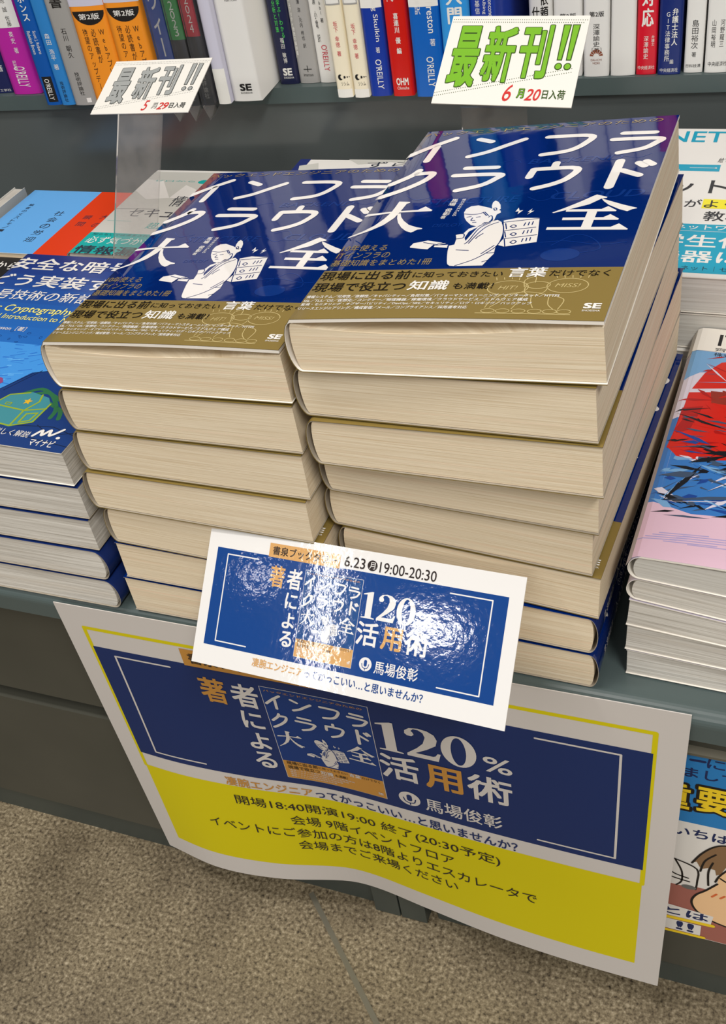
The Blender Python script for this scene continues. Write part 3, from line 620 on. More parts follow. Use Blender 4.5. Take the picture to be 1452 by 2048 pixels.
# small piles half hidden behind the crypto and handbook piles
for k, c in dict(s_blue=(104, 176, 240), s_red=(226, 60, 4), s_teal=(12, 172, 166), s_grey=(206, 204, 196), s_dark=(40, 48, 62), s_black=(28, 26, 26), s_navy=(30, 44, 110)).items(): hue(k, c, 0.45)
def sec_cover():
    a = Art()
    a.rect(0, 78, 150, 156, 's_grey', 1); a.rect(0, 34, 150, 78, 's_grey', 1)
    a.poly([(2, 140), (22, 138), (46, 104), (24, 100), (0, 120)], 'n_white', 1.5); a.poly([(46, 104), (50, 130), (64, 122), (76, 102)], 'n_white', 1.6)
    a.text('情報', 52, 88, 78, 108, 's_dark', 3, 0.0); a.text('セキュリティ', 21, 66, 114, 82, 's_dark', 3, 0.0)
    a.ell(65, 137, 6, 4, 's_teal', 2); a.text('ゼロから', 12, 136, 56, 139, 's_teal', 2, 0.0); a.line([(3, 80), (47, 82)], 0.5, 's_dark', 2); a.line([(8, 58), (32, 58)], 0.4, 's_teal', 2)
    a.text('超入門', 52, 46, 82, 57, 's_teal', 3, 0.0); a.rect(0, -0.5, 150, 36, 's_teal', 2); a.text('知らないでは済まされない！', 8, 31, 76, 35, 's_dark', 3, 0.0)
    a.text('必ず気づかない', 8, 17, 84, 29, 'n_white', 3, 0.014); a.text('情報漏えい', 6, -1, 104, 13, 's_dark', 3, 0.035)
    return a
def pile(kind, top, n, loc, yaw, lab_top, lab_low, grp, T):
    z = CT+0.0002
    for i in range(n):
        k = top if i == n-1 else kind
        k.place('paperback_book', (loc[0], loc[1], z), yaw, 0, lab_top if i == n-1 else lab_low, group=None if i == n-1 else grp); z += T
SK_TOP = BookKind(0.150, 0.160, 0.0194, 0.0194, cover='n_white', pages='white_pages', art=sec_cover())
SK = BookKind(0.150, 0.160, 0.0194, 0.0194, cover='n_white', pages='white_pages', cuts=False)
pile(SK, SK_TOP, 5, (-0.5725, 0.676, 0), 0.0, 'grey and teal security book lying behind the left-hand navy pile', 'white-paged security book lower in its pile behind the navy handbooks', 'security books under the grey and teal one', 0.0194)
def blue_cover():
    a = Art()
    a.rect(80, 0, 121, 121, 's_red', 1)
    for i, ch in enumerate('社会の労迎'): a.text(ch, 55.5, 71-i*12.5, 65.5, 80-i*12.5, 's_dark', 2, 0.0)
    for i, ch in enumerate('編者の文ストモノー'): a.text(ch, 17, 88-i*6.4, 22, 92.5-i*6.4, 's_dark', 2, 0.0)
    for i, ch in enumerate('瞬間'): a.text(ch, 91, 66-i*13, 99, 74-i*13, 's_dark', 2, 0.0)
    for i, ch in enumerate('大の'): a.text(ch, 108, 68-i*16, 116, 76-i*16, 's_dark', 2, 0.0)
    return a
PK_TOP = BookKind(0.122, 0.121, 0.0216, 0.0216, cover='s_blue', pages='cream_pages', art=blue_cover(), r=0.003)
PK = BookKind(0.122, 0.121, 0.0216, 0.0216, cover='s_blue', pages='cream_pages', cuts=False, r=0.003)
pile(PK, PK_TOP, 4, (-0.6985, 0.688, 0), 0.0, 'sky blue and orange-red booklet lying behind the far left pile', 'sky blue booklet lower in its pile behind the far left pile', 'sky blue booklets under the top one', 0.0216)
def tashi_cover():
    a = Art(); a.rect(0, 0, 14, 200, 's_navy', 1); a.poly([(8, 186), (24, 192), (30, 176), (12, 172)], 's_grey', 2); a.text('ずらし', 70, 184, 130, 196, 's_dark', 2, 0.0); a.poly([(50, 200), (62, 190), (90, 196), (110, 191), (128, 200)], 's_grey', 1.5)
    return a
TK_TOP = BookKind(0.150, 0.199, 0.0272, 0.0272, cover='n_white', pages='white_pages', art=tashi_cover())
TK = BookKind(0.150, 0.199, 0.0272, 0.0272, cover='n_white', pages='white_pages', cuts=False)
pile(TK, TK_TOP, 4, (-0.4205, 0.6385, 0), 0.012, 'white book with a navy spine strip peeking out between the two handbook piles', 'white book lower in its pile behind the two handbook piles', 'white books hidden behind the handbook piles', 0.0272)
DK = BookKind(0.118, 0.125, 0.0275, 0.0275, cover='s_black', pages='white_pages', art=Art().text('事例から学ぶ', 6, 104, 86, 118, 'n_white', 2, 0.02))
pile(DK, DK, 3, (-0.683, 0.562, 0), 0.0, 'black book with white lettering at the left edge, before the blue booklet', 'black book under its twin at the left edge', 'black books at the left edge', 0.0275)
# ------------------------------------------------------------------ printed sheets: event sign, hanging poster, cards
def paper(name, fn, w, h, art, base_m, base, th=0.0006, cu=(), cv=(), parent=None, back='paper_white', start=None):
    """A printed sheet: fn(u,v,lift) gives its surface in world space; base is its origin."""
    b0 = Vector(base); g = lambda u, v, l: fn(u, v, l)-b0
    A = start or Art(); A.rect(0, 0, w, h, base_m, 0)
    for it in art.it: A.it.append(it)
    b = Build(); b.art(A, g, cu, cv)
    us = [0]+list(cu)+[w]; vs = [0]+list(cv)+[h]
    b.quadgrid([[g(u, v, -th) for u in us] for v in vs], back, True)
    for seq in ([(u, 0) for u in us], [(u, h) for u in us][::-1], [(0, v) for v in vs][::-1], [(w, v) for v in vs]):
        b.quadgrid([[g(u, v, -th) for u, v in seq], [g(u, v, 0) for u, v in seq]], back)
    o = obj(name, b, parent); o.location = b0
    return o
def plane_fn(BL, BR, TL, w, h):
    BL, BR, TL = Vector(BL), Vector(BR), Vector(TL); ex = (BR-BL)/w; ey = (TL-BL)/h; n = ex.cross(ey).normalized()
    return lambda u, v, l: BL+ex*u+ey*v+n*l

def digits120(a, x0, y0, x1, y1, m, l):
    """Heavy serif figures 1 2 0."""
    W = x1-x0; H = y1-y0; X = lambda t: x0+t*W; Yy = lambda t: y0+t*H
    P = lambda pts: [(X(p), Yy(q)) for p, q in pts]
    a.poly(P([(0.0, 0.0), (0.25, 0.0), (0.25, 0.035), (0.185, 0.06), (0.185, 1.0), (0.15, 1.0), (0.0, 0.90), (0.0, 0.86), (0.07, 0.88), (0.07, 0.06), (0.0, 0.035)]), m, l)
    a.poly(P([(0.29, 0.0), (0.61, 0.0), (0.64, 0.27), (0.61, 0.27), (0.585, 0.17), (0.56, 0.14), (0.38, 0.14), (0.50, 0.33), (0.60, 0.53), (0.62, 0.72), (0.595, 0.88), (0.53, 0.97), (0.44, 1.0), (0.35, 0.96), (0.30, 0.86), (0.295, 0.76), (0.32, 0.70), (0.365, 0.70), (0.39, 0.76), (0.385, 0.82), (0.365, 0.88), (0.39, 0.95), (0.44, 0.95), (0.485, 0.88), (0.50, 0.74), (0.47, 0.52), (0.40, 0.32), (0.29, 0.08)]), m, l)
    n = 36; out = [(X(0.825+0.175*math.cos(2*math.pi*i/n)), Yy(0.5+0.51*math.sin(2*math.pi*i/n))) for i in range(n)]
    inn = [(X(0.825+0.075*math.cos(2*math.pi*i/n)), Yy(0.5+0.455*math.sin(2*math.pi*i/n))) for i in range(n)]
    a.raw(out+inn, [(i, (i+1) % n, n+(i+1) % n, n+i) for i in range(n)], m, l)

def event_art(k):
    """Artwork shared by the leaning sign and the hanging poster; k picks the inks."""
    W_, B_, G_, I_, C_ = [k+s for s in ('_white', '_blue', '_gold', '_ink', '_cover')]
    a = Art()
    a.rect(3.3, 6.2, 95.9, 36.3, B_, 1)
    for q in ([(17.8, 34.6), (7.2, 34.6), (7.2, 7.8), (17.8, 7.8)], [(79.1, 34.6), (91.5, 34.6), (91.5, 7.8), (79.1, 7.8)]): a.line(q, 0.38, W_, 2)
    a.rect(21.0, 36.0, 44.4, 40.2, G_, 3); a.text('書泉ブックタワー', 22.2, 36.8, 43.4, 39.5, I_, 4, 0.03)
    a.text('6.23', 45.8, 37.0, 52.4, 40.1, I_, 3, 0.016); a.ell(54.7, 38.5, 1.55, 1.55, I_, 3); a.text('月', 53.8, 37.5, 55.6, 39.5, W_, 4, 0.0)
    a.text('19:00-20:30', 57.0, 36.9, 74.4, 40.0, I_, 3, 0.014)
    a.text('著', 22.4, 27.2, 27.3, 33.7, G_, 3, 0.04)
    a.text('者', 28.2, 27.4, 33.2, 33.6, W_, 3, 0.04)
    for t, y in (('に', 21.6), ('よ', 15.7), ('る', 10.2)): a.text(t, 28.7, y, 32.7, y+4.7, W_, 3, 0.04)
    a.rect(33.9, 8.0, 52.7, 34.0, W_, 2); a.rect(34.0, 8.1, 52.6, 33.9, C_, 2.4); a.rect(34.0, 8.1, 52.6, 13.4, G_, 3)
    a.merge(handbook_cover(W_, C_, G_, C_, False), 34.0, 8.1, 0.1248, 2.5, 0.1215)
    a.merge(handbook_band(I_, G_, W_, False), 34.0, 8.1, 0.1248, 3, 0.1215)
    for i in range(4): a.text('情報システム可用性信頼性負荷対策構成管理'[:19-i], 34.8, 10.5-i*0.6, 47-i*1.2, 10.9-i*0.6, W_, 5, 0.0)
    digits120(a, 53.4, 23.2, 69.8, 31.0, W_, 3); a.text('%', 70.8, 23.7, 75.4, 27.6, W_, 3, 0.02)
    a.text('活', 52.8, 15.3, 59.6, 22.2, W_, 3, 0.035); a.text('用', 60.6, 15.3, 67.0, 22.0, G_, 3, 0.045); a.text('術', 67.8, 15.2, 75.2, 22.2, W_, 3, 0.035)
    a.ell(57.0, 10.1, 1.95, 2.0, W_, 3); a.line([(57.0, 9.9), (57.0, 10.9)], 0.95, B_, 4); a.brush([(55.9, 10.2), (56.2, 9.2), (57.0, 8.9), (57.8, 9.2), (58.1, 10.2)], 0.22, B_, 4); a.line([(57.0, 8.9), (57.0, 8.4)], 0.22, B_, 4)
    a.text('馬場俊彰', 59.8, 8.0, 73.2, 11.8, W_, 3, 0.02)
    a.text('凄腕エンジニア', 20.8, 2.5, 37.8, 5.2, G_, 3, 0.035); a.text('ってかっこいい…と思いませんか？', 38.3, 2.5, 75.6, 5.1, B_, 3, 0.03)
    return a
def inks(k, d, **kw):
    for n, c in d.items(): mat(k+n, c, **kw)
inks('sign', {'_white': (226, 224, 222), '_blue': (10, 62, 132), '_gold': (206, 158, 98), '_ink': (44, 36, 34), '_cover': (22, 72, 134)}, rough=0.06, spec=0.6, bump=0.035, bscale=230)
inks('post', {'_white': (206, 200, 195), '_blue': (19, 42, 96), '_gold': (190, 136, 62), '_ink': (44, 38, 34), '_cover': (14, 52, 118), '_yellow': (212, 198, 0)}, rough=0.55, spec=0.35)
def clear_sheet(key, haze, tint, gloss):
    m = bpy.data.materials.new(key); m.use_nodes = True; nt = m.node_tree; nt.nodes.clear(); L = nt.links
    out = nt.nodes.new('ShaderNodeOutputMaterial'); tr = nt.nodes.new('ShaderNodeBsdfTransparent'); df = nt.nodes.new('ShaderNodeBsdfDiffuse'); gs = nt.nodes.new('ShaderNodeBsdfGlossy')
    df.inputs[0].default_value = lin(tint); gs.inputs['Roughness'].default_value = 0.06
    m1 = nt.nodes.new('ShaderNodeMixShader'); m2 = nt.nodes.new('ShaderNodeMixShader'); fr = nt.nodes.new('ShaderNodeFresnel'); fr.inputs[0].default_value = gloss
    tc = nt.nodes.new('ShaderNodeTexCoord'); nz = nt.nodes.new('ShaderNodeTexNoise'); nz.inputs['Scale'].default_value = 45; nz.inputs['Detail'].default_value = 5
    rp = nt.nodes.new('ShaderNodeMapRange'); rp.inputs[1].default_value = 0.35; rp.inputs[2].default_value = 0.75; rp.inputs[3].default_value = haze*0.6; rp.inputs[4].default_value = haze*1.6
    L.new(tc.outputs['Object'], nz.inputs['Vector']); L.new(nz.outputs['Fac'], rp.inputs[0]); L.new(rp.outputs[0], m1.inputs[0])
    L.new(tr.outputs[0], m1.inputs[1]); L.new(df.outputs[0], m1.inputs[2]); L.new(fr.outputs[0], m2.inputs[0]); L.new(m1.outputs[0], m2.inputs[1]); L.new(gs.outputs[0], m2.inputs[2]); L.new(m2.outputs[0], out.inputs[0])
    MATS[key] = m
clear_sheet('clear_acrylic', 0.17, (200, 192, 186), 1.3)
clear_sheet('clear_film', 0.05, (225, 225, 230), 1.35)

# leaning sign in front of the handbook piles
sBL, sBR, sTL = (-0.2945, 0.3340, 0.370), (-0.1063, 0.3255, 0.3745), (-0.2938, 0.3900, 0.4265)
sg = empty('event_sign', (-0.2, 0.352, CT))
tag(sg, 'glossy laminated blue event sign leaning forward in front of the handbook piles', 'sign')
o = paper('printed_card', plane_fn(sBL, sBR, sTL, 100, 42.5), 100, 42.5, event_art('sign'), 'sign_white', (-0.2, 0.36, 0.40), 0.0008)
o.parent = sg; o.matrix_parent_inverse = Matrix.Translation((0.2, -0.352, -CT))
b = Build()
for (x0, x1) in ((-0.215, -0.185),):
    for a0, a1 in (((0.3895, CT+0.0003), (0.3835, CT+0.066)), ((0.3835, CT+0.066), (0.3778, CT+0.0722))):
        d = Vector((0, a1[0]-a0[0], a1[1]-a0[1])).normalized(); n = Vector((0, -d.z, d.y))*0.0008
        q = [Vector((x, *p))+s*n for p in (a0, a1) for x in (x0, x1) for s in (-1, 1)]
        v = [b.bm.verts.new(p-Vector((-0.2, 0.352, CT))) for p in q]
        for f in ((0, 1, 3, 2), (4, 6, 7, 5), (0, 4, 5, 1), (2, 3, 7, 6), (0, 2, 6, 4), (1, 5, 7, 3)): b.bm.faces.new([v[i] for i in f]).material_index = b.slot('clear_acrylic')
bmesh.ops.recalc_face_normals(b.bm, faces=b.bm.faces[:])
obj('support_arm', b, sg)

# poster hanging from the counter edge, its lower edge waving
pk = [(0.0, 0.3819), (0.127, 0.3742), (0.258, 0.3785), (0.395, 0.3915), (0.458, 0.3920), (0.558, 0.3865), (0.712, 0.3785), (0.854, 0.3749), (1.0, 0.3740)]
def poster_y(t):
    P = [pk[0]]+pk+[pk[-1]]
    for i in range(1, len(P)-2):
        if t <= P[i+1][0] or i == len(P)-3:
            x0, x1 = P[i][0], P[i+1][0]; s = (t-x0)/max(x1-x0, 1e-6)
            m0 = (P[i+1][1]-P[i-1][1])/max(P[i+1][0]-P[i-1][0], 1e-6)*(x1-x0); m1 = (P[i+2][1]-P[i][1])/max(P[i+2][0]-P[i][0], 1e-6)*(x1-x0)
            return (2*s**3-3*s*s+1)*P[i][1]+(s**3-2*s*s+s)*m0+(-2*s**3+3*s*s)*P[i+1][1]+(s**3-s*s)*m1
def poster_fn(u, v, l):
    s = u/420; t = 1-v/297
    xt = -0.4338+s*(0.4338-0.0190); xb = -0.4291+s*(0.4291-0.0237)
    zt = 0.3390+s*0.0030; zb = 0.0430+0.0*s
    yt = 0.3822+s*0.0012; yb = poster_y(s)
    k = t**1.6
    if k < 0: k = 0
    return Vector((xt+(xb-xt)*t, yt+(yb-yt)*k-l*2, zt+(zb-zt)*t))
pa = Art(); pa.merge(event_art('post'), 17.7-3.3*4.146, 138-6.2*3.97, 4.146, 0, 3.97)
pa.rect(17, 22.5, 402, 122.5, 'post_yellow', 0.5)
for q in ([(17, 122), (17, 275.9), (402, 275.9), (402, 122)],): pa.line(q, 3.2, 'post_yellow', 0.6)
for t, x0, y0, x1, y1 in (('開場18:40開演19:00 終了(20:30予定)', 93, 98.5, 304, 112), ('会場 9階イベントフロア', 135, 81.5, 268, 94), ('イベントにご参加の方は8階よりエスカレータで', 62, 64, 330, 76.5), ('会場までご来場ください', 135, 47, 268, 59.5)): pa.text(t, x0, y0, x1, y1, 'post_ink', 3, 0.012)
po = paper('event_poster', poster_fn, 420, 297, pa, 'post_white', (-0.22, 0.3828, 0.339), 0.0003, [i*420/60 for i in range(1, 60)], [i*297/36 for i in range(1, 36)], back='post_white')
tag(po, 'large yellow and blue event poster hanging from the counter edge', 'poster')

# new-arrival cards on clear holders
inks('card', {'_white': (232, 228, 220), '_green': (118, 178, 36), '_dark': (52, 78, 20), '_grey': (158, 160, 158), '_char': (56, 58, 56), '_red': (206, 48, 44)}, rough=0.55, spec=0.3)
def outline(a, t, x0, y0, x1, y1, dark, fill, d, bold):
    for i in range(8): a.text(t, x0+d*math.cos(i*math.pi/4), y0+d*math.sin(i*math.pi/4), x1+d*math.cos(i*math.pi/4), y1+d*math.sin(i*math.pi/4), dark, 1+0.1*i, bold)
    a.text(t, x0, y0, x1, y1, fill, 3, bold)
def arrival_card(month, d1, d2, fill, dark, w, ts):
    a = Art()
    for t, (x0, y0, x1, y1) in zip('最新刊', ts): outline(a, t, x0, y0, x1, y1, dark, fill, 0.9, 0.05)
    e = w/134
    for k in (0, 1):
        x = 113.5*e+k*8.5*e
        for m, g, l in ((dark, 1.0, 1), (fill, 0, 2)):
            a.poly([(x-1.2-g, 51-g), (x+1.8+g, 51-g), (x+4.0+g, 89+g), (x-1.6-g, 89+g)], m, l); a.ell(x+0.5, 43.5, 2.6+g, 3.0+g, m, l)
    for (xa, ya, xb, yb) in ((2, 96.0, w-2, 95.0), (2, 93.0, w-5, 92.0), (1, 12, w-7, 41.5), (1, 8.5, w-7, 37.5)):
        n = 62
        for i in range(n): a.ell(xa+(xb-xa)*i/(n-1), ya+(yb-ya)*i/(n-1), 0.45, 0.55, dark, 1, 6)
    a.text(month, 68*e, 4.5, 76*e, 23, 'card_red', 3, 0.008, shear=0.25); a.text(d1, 89*e, 6, 96.5*e, 18.5, 'card_red', 3, 0.02, shear=0.25); a.text(d2, 97*e, 6, 103.5*e, 18.5, 'card_red', 3, 0.02, shear=0.25)
    outline(a, '月', 81.5*e, 8.5, 87.6*e, 18.4, dark, 'card_white' if dark == 'card_char' else fill, 0.6, 0.0)
    a.text('日入荷', 105*e, 8, 126*e, 18, dark, 3, 0.035)
    return a
def acrylic_stand(q0, q1, p0, p1, zb, label):
    """Upright clear plate: q bottom line, p top line (left, right)."""
    q0, q1, p0, p1 = map(Vector, (q0, q1, p0, p1))
    f0 = q0+(q0-p0)*((q0.z-zb)/(p0.z-q0.z)); f1 = q1+(q1-p1)*((q1.z-zb)/(p1.z-q1.z))
    base = (f0+f1)/2; n = (p1-p0).cross(q0-p0).normalized()*0.0009
    b = Build(); v = [b.bm.verts.new(p-base+s*n) for p in (f0, f1, p1, p0) for s in (-1, 1)]
    for f in ((0, 2, 4, 6), (7, 5, 3, 1), (0, 1, 3, 2), (2, 3, 5, 4), (4, 5, 7, 6), (6, 7, 1, 0)): b.bm.faces.new([v[i] for i in f]).material_index = b.slot('clear_acrylic')
    foot = [(-0.03, -0.012, 0.0004), (0.03, -0.012, 0.0004), (0.03, 0.02, 0.0004), (-0.03, 0.02, 0.0004)]
    a_ = [b.bm.verts.new(p) for p in foot]; c_ = [b.bm.verts.new((p[0], p[1], 0.0026)) for p in foot]
    for i in range(4): b.bm.faces.new((a_[i], a_[(i+1) % 4], c_[(i+1) % 4], c_[i])).material_index = 0
    b.bm.faces.new(a_[::-1]); b.bm.faces.new(c_)
    bmesh.ops.recalc_face_normals(b.bm, faces=b.bm.faces[:])
    o = obj('acrylic_card_holder', b); o.location = base
    return tag(o, label, 'card holder')
E0 = EYE
acrylic_stand((-0.4865, 0.630, E0-0.3577), (-0.4482, 0.630, E0-0.3559), (-0.4621, 0.650, E0-0.2619), (-0.4258, 0.650, E0-0.2619), CT, 'clear acrylic holder under the grey-lettered card, rising behind the far left pile')
acrylic_stand((-0.204, 0.644, 0.45), (-0.162, 0.644, 0.45), (-0.204, 0.640, E0-0.2535), (-0.162, 0.640, E0-0.2535), CT, 'clear acrylic holder under the green-lettered card, behind the right-hand handbook pile')
ca_l = arrival_card('5', '2', '9', 'card_grey', 'card_char', 150, [(14, 19, 40, 86), (51, 26, 78, 86), (84, 33, 111, 88)])
o = paper('display_card', plane_fn((-0.485, 0.6485, E0-0.2615), (-0.404, 0.6485, E0-0.2600), (-0.485, 0.698, E0-0.242), 150, 100), 150, 100, ca_l, 'card_white', (-0.444, 0.6485, E0-0.261))
tag(o, 'white new-arrival card with grey lettering and the red date 5 29', 'card')
ca_r = arrival_card('6', '2', '0', 'card_green', 'card_dark', 134, [(9, 19, 36, 88), (41, 25, 70, 88), (75, 30, 103, 89)])
o = paper('display_card', plane_fn((-0.2167, 0.6220, E0-0.2440), (-0.129, 0.6120, E0-0.2430), (-0.2167, 0.680, E0-0.212), 134, 100), 134, 100, ca_r, 'card_white', (-0.173, 0.621, E0-0.2435))
tag(o, 'white new-arrival card with bright green lettering and the red date 6 20', 'card')

# small cartoon poster on the counter front, mostly beyond the right edge of the big poster
inks('toon', {'_blue': (40, 128, 196), '_navy': (24, 40, 90), '_white': (236, 232, 226), '_yellow': (250, 214, 40), '_black': (26, 20, 18), '_hair': (140, 108, 76), '_skin': (250, 206, 156), '_brown': (168, 104, 92), '_blush': (220, 110, 60), '_grey': (110, 110, 108)}, rough=0.5, spec=0.35)
def toon_art():
    a = Art()
    a.rect(0, 217, 150, 289, 'toon_blue', 1); a.rect(0, 79, 150, 144, 'toon_brown', 1)
    a.line([(32.2, 281.5), (39.9, 281.8)], 2.2, 'toon_navy', 2); a.text('にまとめ', 41.3, 276.5, 90, 286, 'toon_navy', 2, 0.03); a.text('ましてが', 29, 264.5, 72, 274.5, 'toon_navy', 2, 0.04)
    for t, x0, y0, x1, y1 in (('重', 12, 230, 34.8, 257), ('要', 37, 231, 58, 258), ('点', 60, 231, 82, 258)):
        for i in range(8): a.text(t, x0+1.3*math.cos(i*math.pi/4), y0+1.3*math.sin(i*math.pi/4), x1+1.3*math.cos(i*math.pi/4), y1+1.3*math.sin(i*math.pi/4), 'toon_black', 2+0.1*i, 0.06)
        a.text(t, x0+0.8, y0+0.8, x1-0.8, y1-0.8, 'toon_yellow', 4, 0.05)
    a.text('いちばん', 26, 201.5, 72, 211.5, 'toon_navy', 2, 0.04)
    a.poly([(20, 176), (28.4, 173.1), (42.7, 166.3), (43.4, 143.9), (33.8, 142.1), (20, 142)], 'toon_white', 3)
    for q in ([(28.4, 173.1), (42.7, 166.3), (43.8, 150), (43.4, 141)], [(29, 172), (33.5, 160), (34, 148), (31, 142)], [(26, 158), (30, 155), (38, 153)], [(27, 151), (31, 150), (39, 149)]): a.brush(q, 1.3, 'toon_black', 5)
    a.ell(39, 142.3, 4.8, 2.6, 'toon_grey', 5.5)
    a.poly([(72, 171), (60.4, 171.7), (56.9, 164.9), (56.4, 154), (49.7, 142.7), (44, 134.5), (41.8, 125), (45.2, 115.2), (52.7, 108.8), (60.8, 104.2), (80, 101), (100, 110), (104, 140), (96, 170)], 'toon_skin', 4)
    a.brush([(56.4, 154), (49.7, 142.7), (44, 134.5), (41.8, 125), (45.2, 115.2), (52.7, 108.8), (60.8, 104.2), (80, 101), (100, 110)], 1.6, 'toon_black', 5)
    a.poly([(39.3, 172.6), (44.2, 185.1), (50.7, 195.4), (58.2, 200.4), (75, 203), (100, 196), (108, 172), (92, 180), (76, 172), (66, 178), (60.1, 175.5), (57.5, 166.4), (55, 164), (53.9, 170), (49.1, 170.5), (45.3, 167.5), (42.1, 175.2)], 'toon_hair', 4.5)
    for q in ([(39.3, 172.6), (44.2, 185.1), (50.7, 195.4), (58.2, 200.4), (75, 203)], [(45, 165), (47, 178), (53, 188)], [(51, 150), (50, 166), (52, 178)], [(55, 156), (57, 164), (62, 174), (68, 180)], [(57.8, 161.5), (62, 158.5), (68, 157)]): a.brush(q, 1.4, 'toon_black', 6)
    a.line([(54.2, 137), (56.8, 141.4)], 1.6, 'toon_blush', 6); a.line([(59.6, 137.4), (62, 141)], 1.6, 'toon_blush', 6)
    a.poly([(0, 100), (56, 101), (57, 112), (28, 115), (0, 116)], 'toon_white', 6.2); a.line([(0, 97), (28.9, 98.3), (57.2, 99.4)], 3.6, 'toon_yellow', 6.5); a.line([(0, 79.5), (29.8, 80.2), (52.5, 80.6)], 3.0, 'toon_yellow', 6.5)
    a.rect(0, 82.5, 50, 96, 'toon_white', 6.3); a.text('とは', 24, 103, 54, 112.5, 'toon_navy', 7, 0.05); a.text('!!', 33.5, 84, 45.5, 95.5, 'toon_navy', 7, 0.05)
    return a
tf = lambda u, v, l: Vector((-0.05+u/1000, 0.3992-l, v/1000))
A0 = Art(); o = None
def toon_fn(u, v, l): return tf(u, v+78.5, l)
ta = Art()
for vs, fs, m, l in toon_art().it: ta.it.append(([(x, y-78.5) for x, y in vs], fs, m, l))
o = paper('cartoon_poster', toon_fn, 150, 211, ta, 'toon_white', (0.025, 0.3992, 0.0785), 0.0004, back='toon_white')
tag(o, 'cartoon poster with a brown-haired face under a blue header, on the counter front', 'poster')
b = Build(); loft_x(b, [(0.3999, 0.2905), (0.3955, 0.2905), (0.3955, 0.2925), (0.3999, 0.2945)], -0.06, 0.11, 'joint_strip')
tag(obj('poster_rail', b), 'thin grey rail above the cartoon poster on the counter front', 'rail')

# ------------------------------------------------------------------ books standing on the wall shelf
PAL = dict(k_navy=(26, 34, 84), k_mag=(188, 34, 160), k_blue=(0, 84, 168), k_lblue=(44, 130, 200), k_grey=(160, 158, 154), k_orange=(246, 150, 38), k_ink=(30, 28, 28), k_ciel=(28, 76, 168), k_black=(26, 26, 28), k_green=(50, 156, 70), k_red=(206, 34, 54), k_lav=(206, 204, 220), k_white=(230, 228, 224), k_dnavy=(26, 30, 66), k_silver=(164, 162, 160), k_cream=(242, 232, 206), k_royal=(14, 52, 156), k_scarlet=(204, 20, 10), k_azure=(4, 96, 188), k_sky=(48, 150, 226), k_cobalt=(24, 56, 156), k_crim=(214, 20, 44), k_mid=(20, 40, 110), k_rose=(200, 50, 70), k_brown=(140, 74, 50), k_paper=(236, 234, 228), k_lime=(80, 220, 90))
for k, c in PAL.items(): hue(k, c, 0.28, spec=0.5)
def standing(x, y, W, yaw, color, art, label, lean=0.0, sleeve=False, T=0.21, dep=0.15, bow=0.0012, side=None, grp='books on the wall shelf', z0=SH):
    """art(a, w, V): draws the spine in mm; V(py) turns a height below the top of the view into mm above the shelf."""
    e = empty('paperback_book', (x, y, z0+0.0003), (0, lean, yaw))
    w = W-0.0006; a = Art()
    def fy(t): return -bow*(1-(2*t-1)**2)-0.0
    b = Build(); n = 8
    prof = [(0, dep)]+[(w*i/n, fy(i/n)+bow) for i in range(n+1)]+[(w, dep)]
    P = [[Vector((p[0], p[1], z_)) for p in prof] for z_ in (0.0, T)]
    b.quadgrid(P, color)
    I = [[Vector((min(max(p[0], 0.0005), w-0.0005), p[1]+(0.0005 if 0 < i < len(prof)-1 else 0), z_)) for i, p in enumerate(prof)] for z_ in (0.0, T)]
    b.quadgrid(I, 'k_paper', True); b.quadgrid([I[0], P[0]], 'k_paper'); b.quadgrid([P[1], I[1]], 'k_paper')
    art(a, w*1000)
    b.art(a, lambda u, v, l: Vector((u/1000, fy(u/1000/w)+bow-l, v/1000)), [w*1000*i/n for i in range(1, n)])
    if side:
        s = Art(); side(s); b.art(s, lambda u, v, l: Vector((w+l, 0.003+u/1000, v/1000)))
    obj('cover', b, e)
    b = Build(); b.box(0.0007, bow+0.0008, 0.0012, w-0.0007, dep-0.001, T-0.0012, 'white_pages'); obj('page_block', b, e)
    if sleeve:
        b = Build(); m = 0.0003; c = w/2
        R = [(-m, -0.0016), (w+m, -0.0016), (w+m, dep*0.6), (-m, dep*0.6)]
        lo = [b.bm.verts.new((p[0], p[1], 0.001)) for p in R]; hi = [b.bm.verts.new((p[0], p[1], T+0.004)) for p in R]
        for i in (0, 1, 3): b.bm.faces.new((lo[i], lo[(i+1) % 4], hi[(i+1) % 4], hi[i])).material_index = b.slot('clear_film')
        k2 = b.bm.verts.new((c, -0.0035, -0.0125))
        b.bm.faces.new((lo[0], k2, lo[1])); b.bm.faces.new((lo[0], lo[3], k2)); b.bm.faces.new((lo[1], k2, lo[2]))
        obj('plastic_sleeve', b, e)
    return tag(e, label, 'book', grp)
def V(y0, k): return lambda y: (y0-y)*k
def oreilly(a, w, v0, v1, m): a.text("O'REILLY", w*0.3, v0, w*0.72, v1, m, 2, 0.012, -90)
def colt(body, f, ytop, ybot, m, fw=0.24, bold=0.0):
    def go(a, w):
        n = sum(0.55 if c == ' ' else 1 for c in body); st = (ytop-ybot)/n
        a.col(body, w*f-w*fw/2, ytop, w*fw, st, m, 2, bold)
    return go
def many(*fs):
    def go(a, w):
        for f in fs: f(a, w)
    return go
def block(v0, v1, m, f0=0.0, f1=1.0, l=1): return lambda a, w: a.rect(w*f0, v0, w*f1, v1, m, l)
def rot(t, f0, f1, v0, v1, m, bold=0.012): return lambda a, w: a.text(t, w*f0, v0, w*f1, v1, m, 2, bold, -90)
def flat(t, f0, f1, v0, v1, m, bold=0.0): return lambda a, w: a.text(t, w*f0, v0, w*f1, v1, m, 2, bold)
def half(v, m): return lambda a, w: a.poly([(w*0.04, v+14), (w*0.96, v+14)]+[(w*0.5+w*0.46*math.cos(t), v+14-11.5*math.sin(t)) for t in [i*math.pi/14 for i in range(15)]], m, 2)
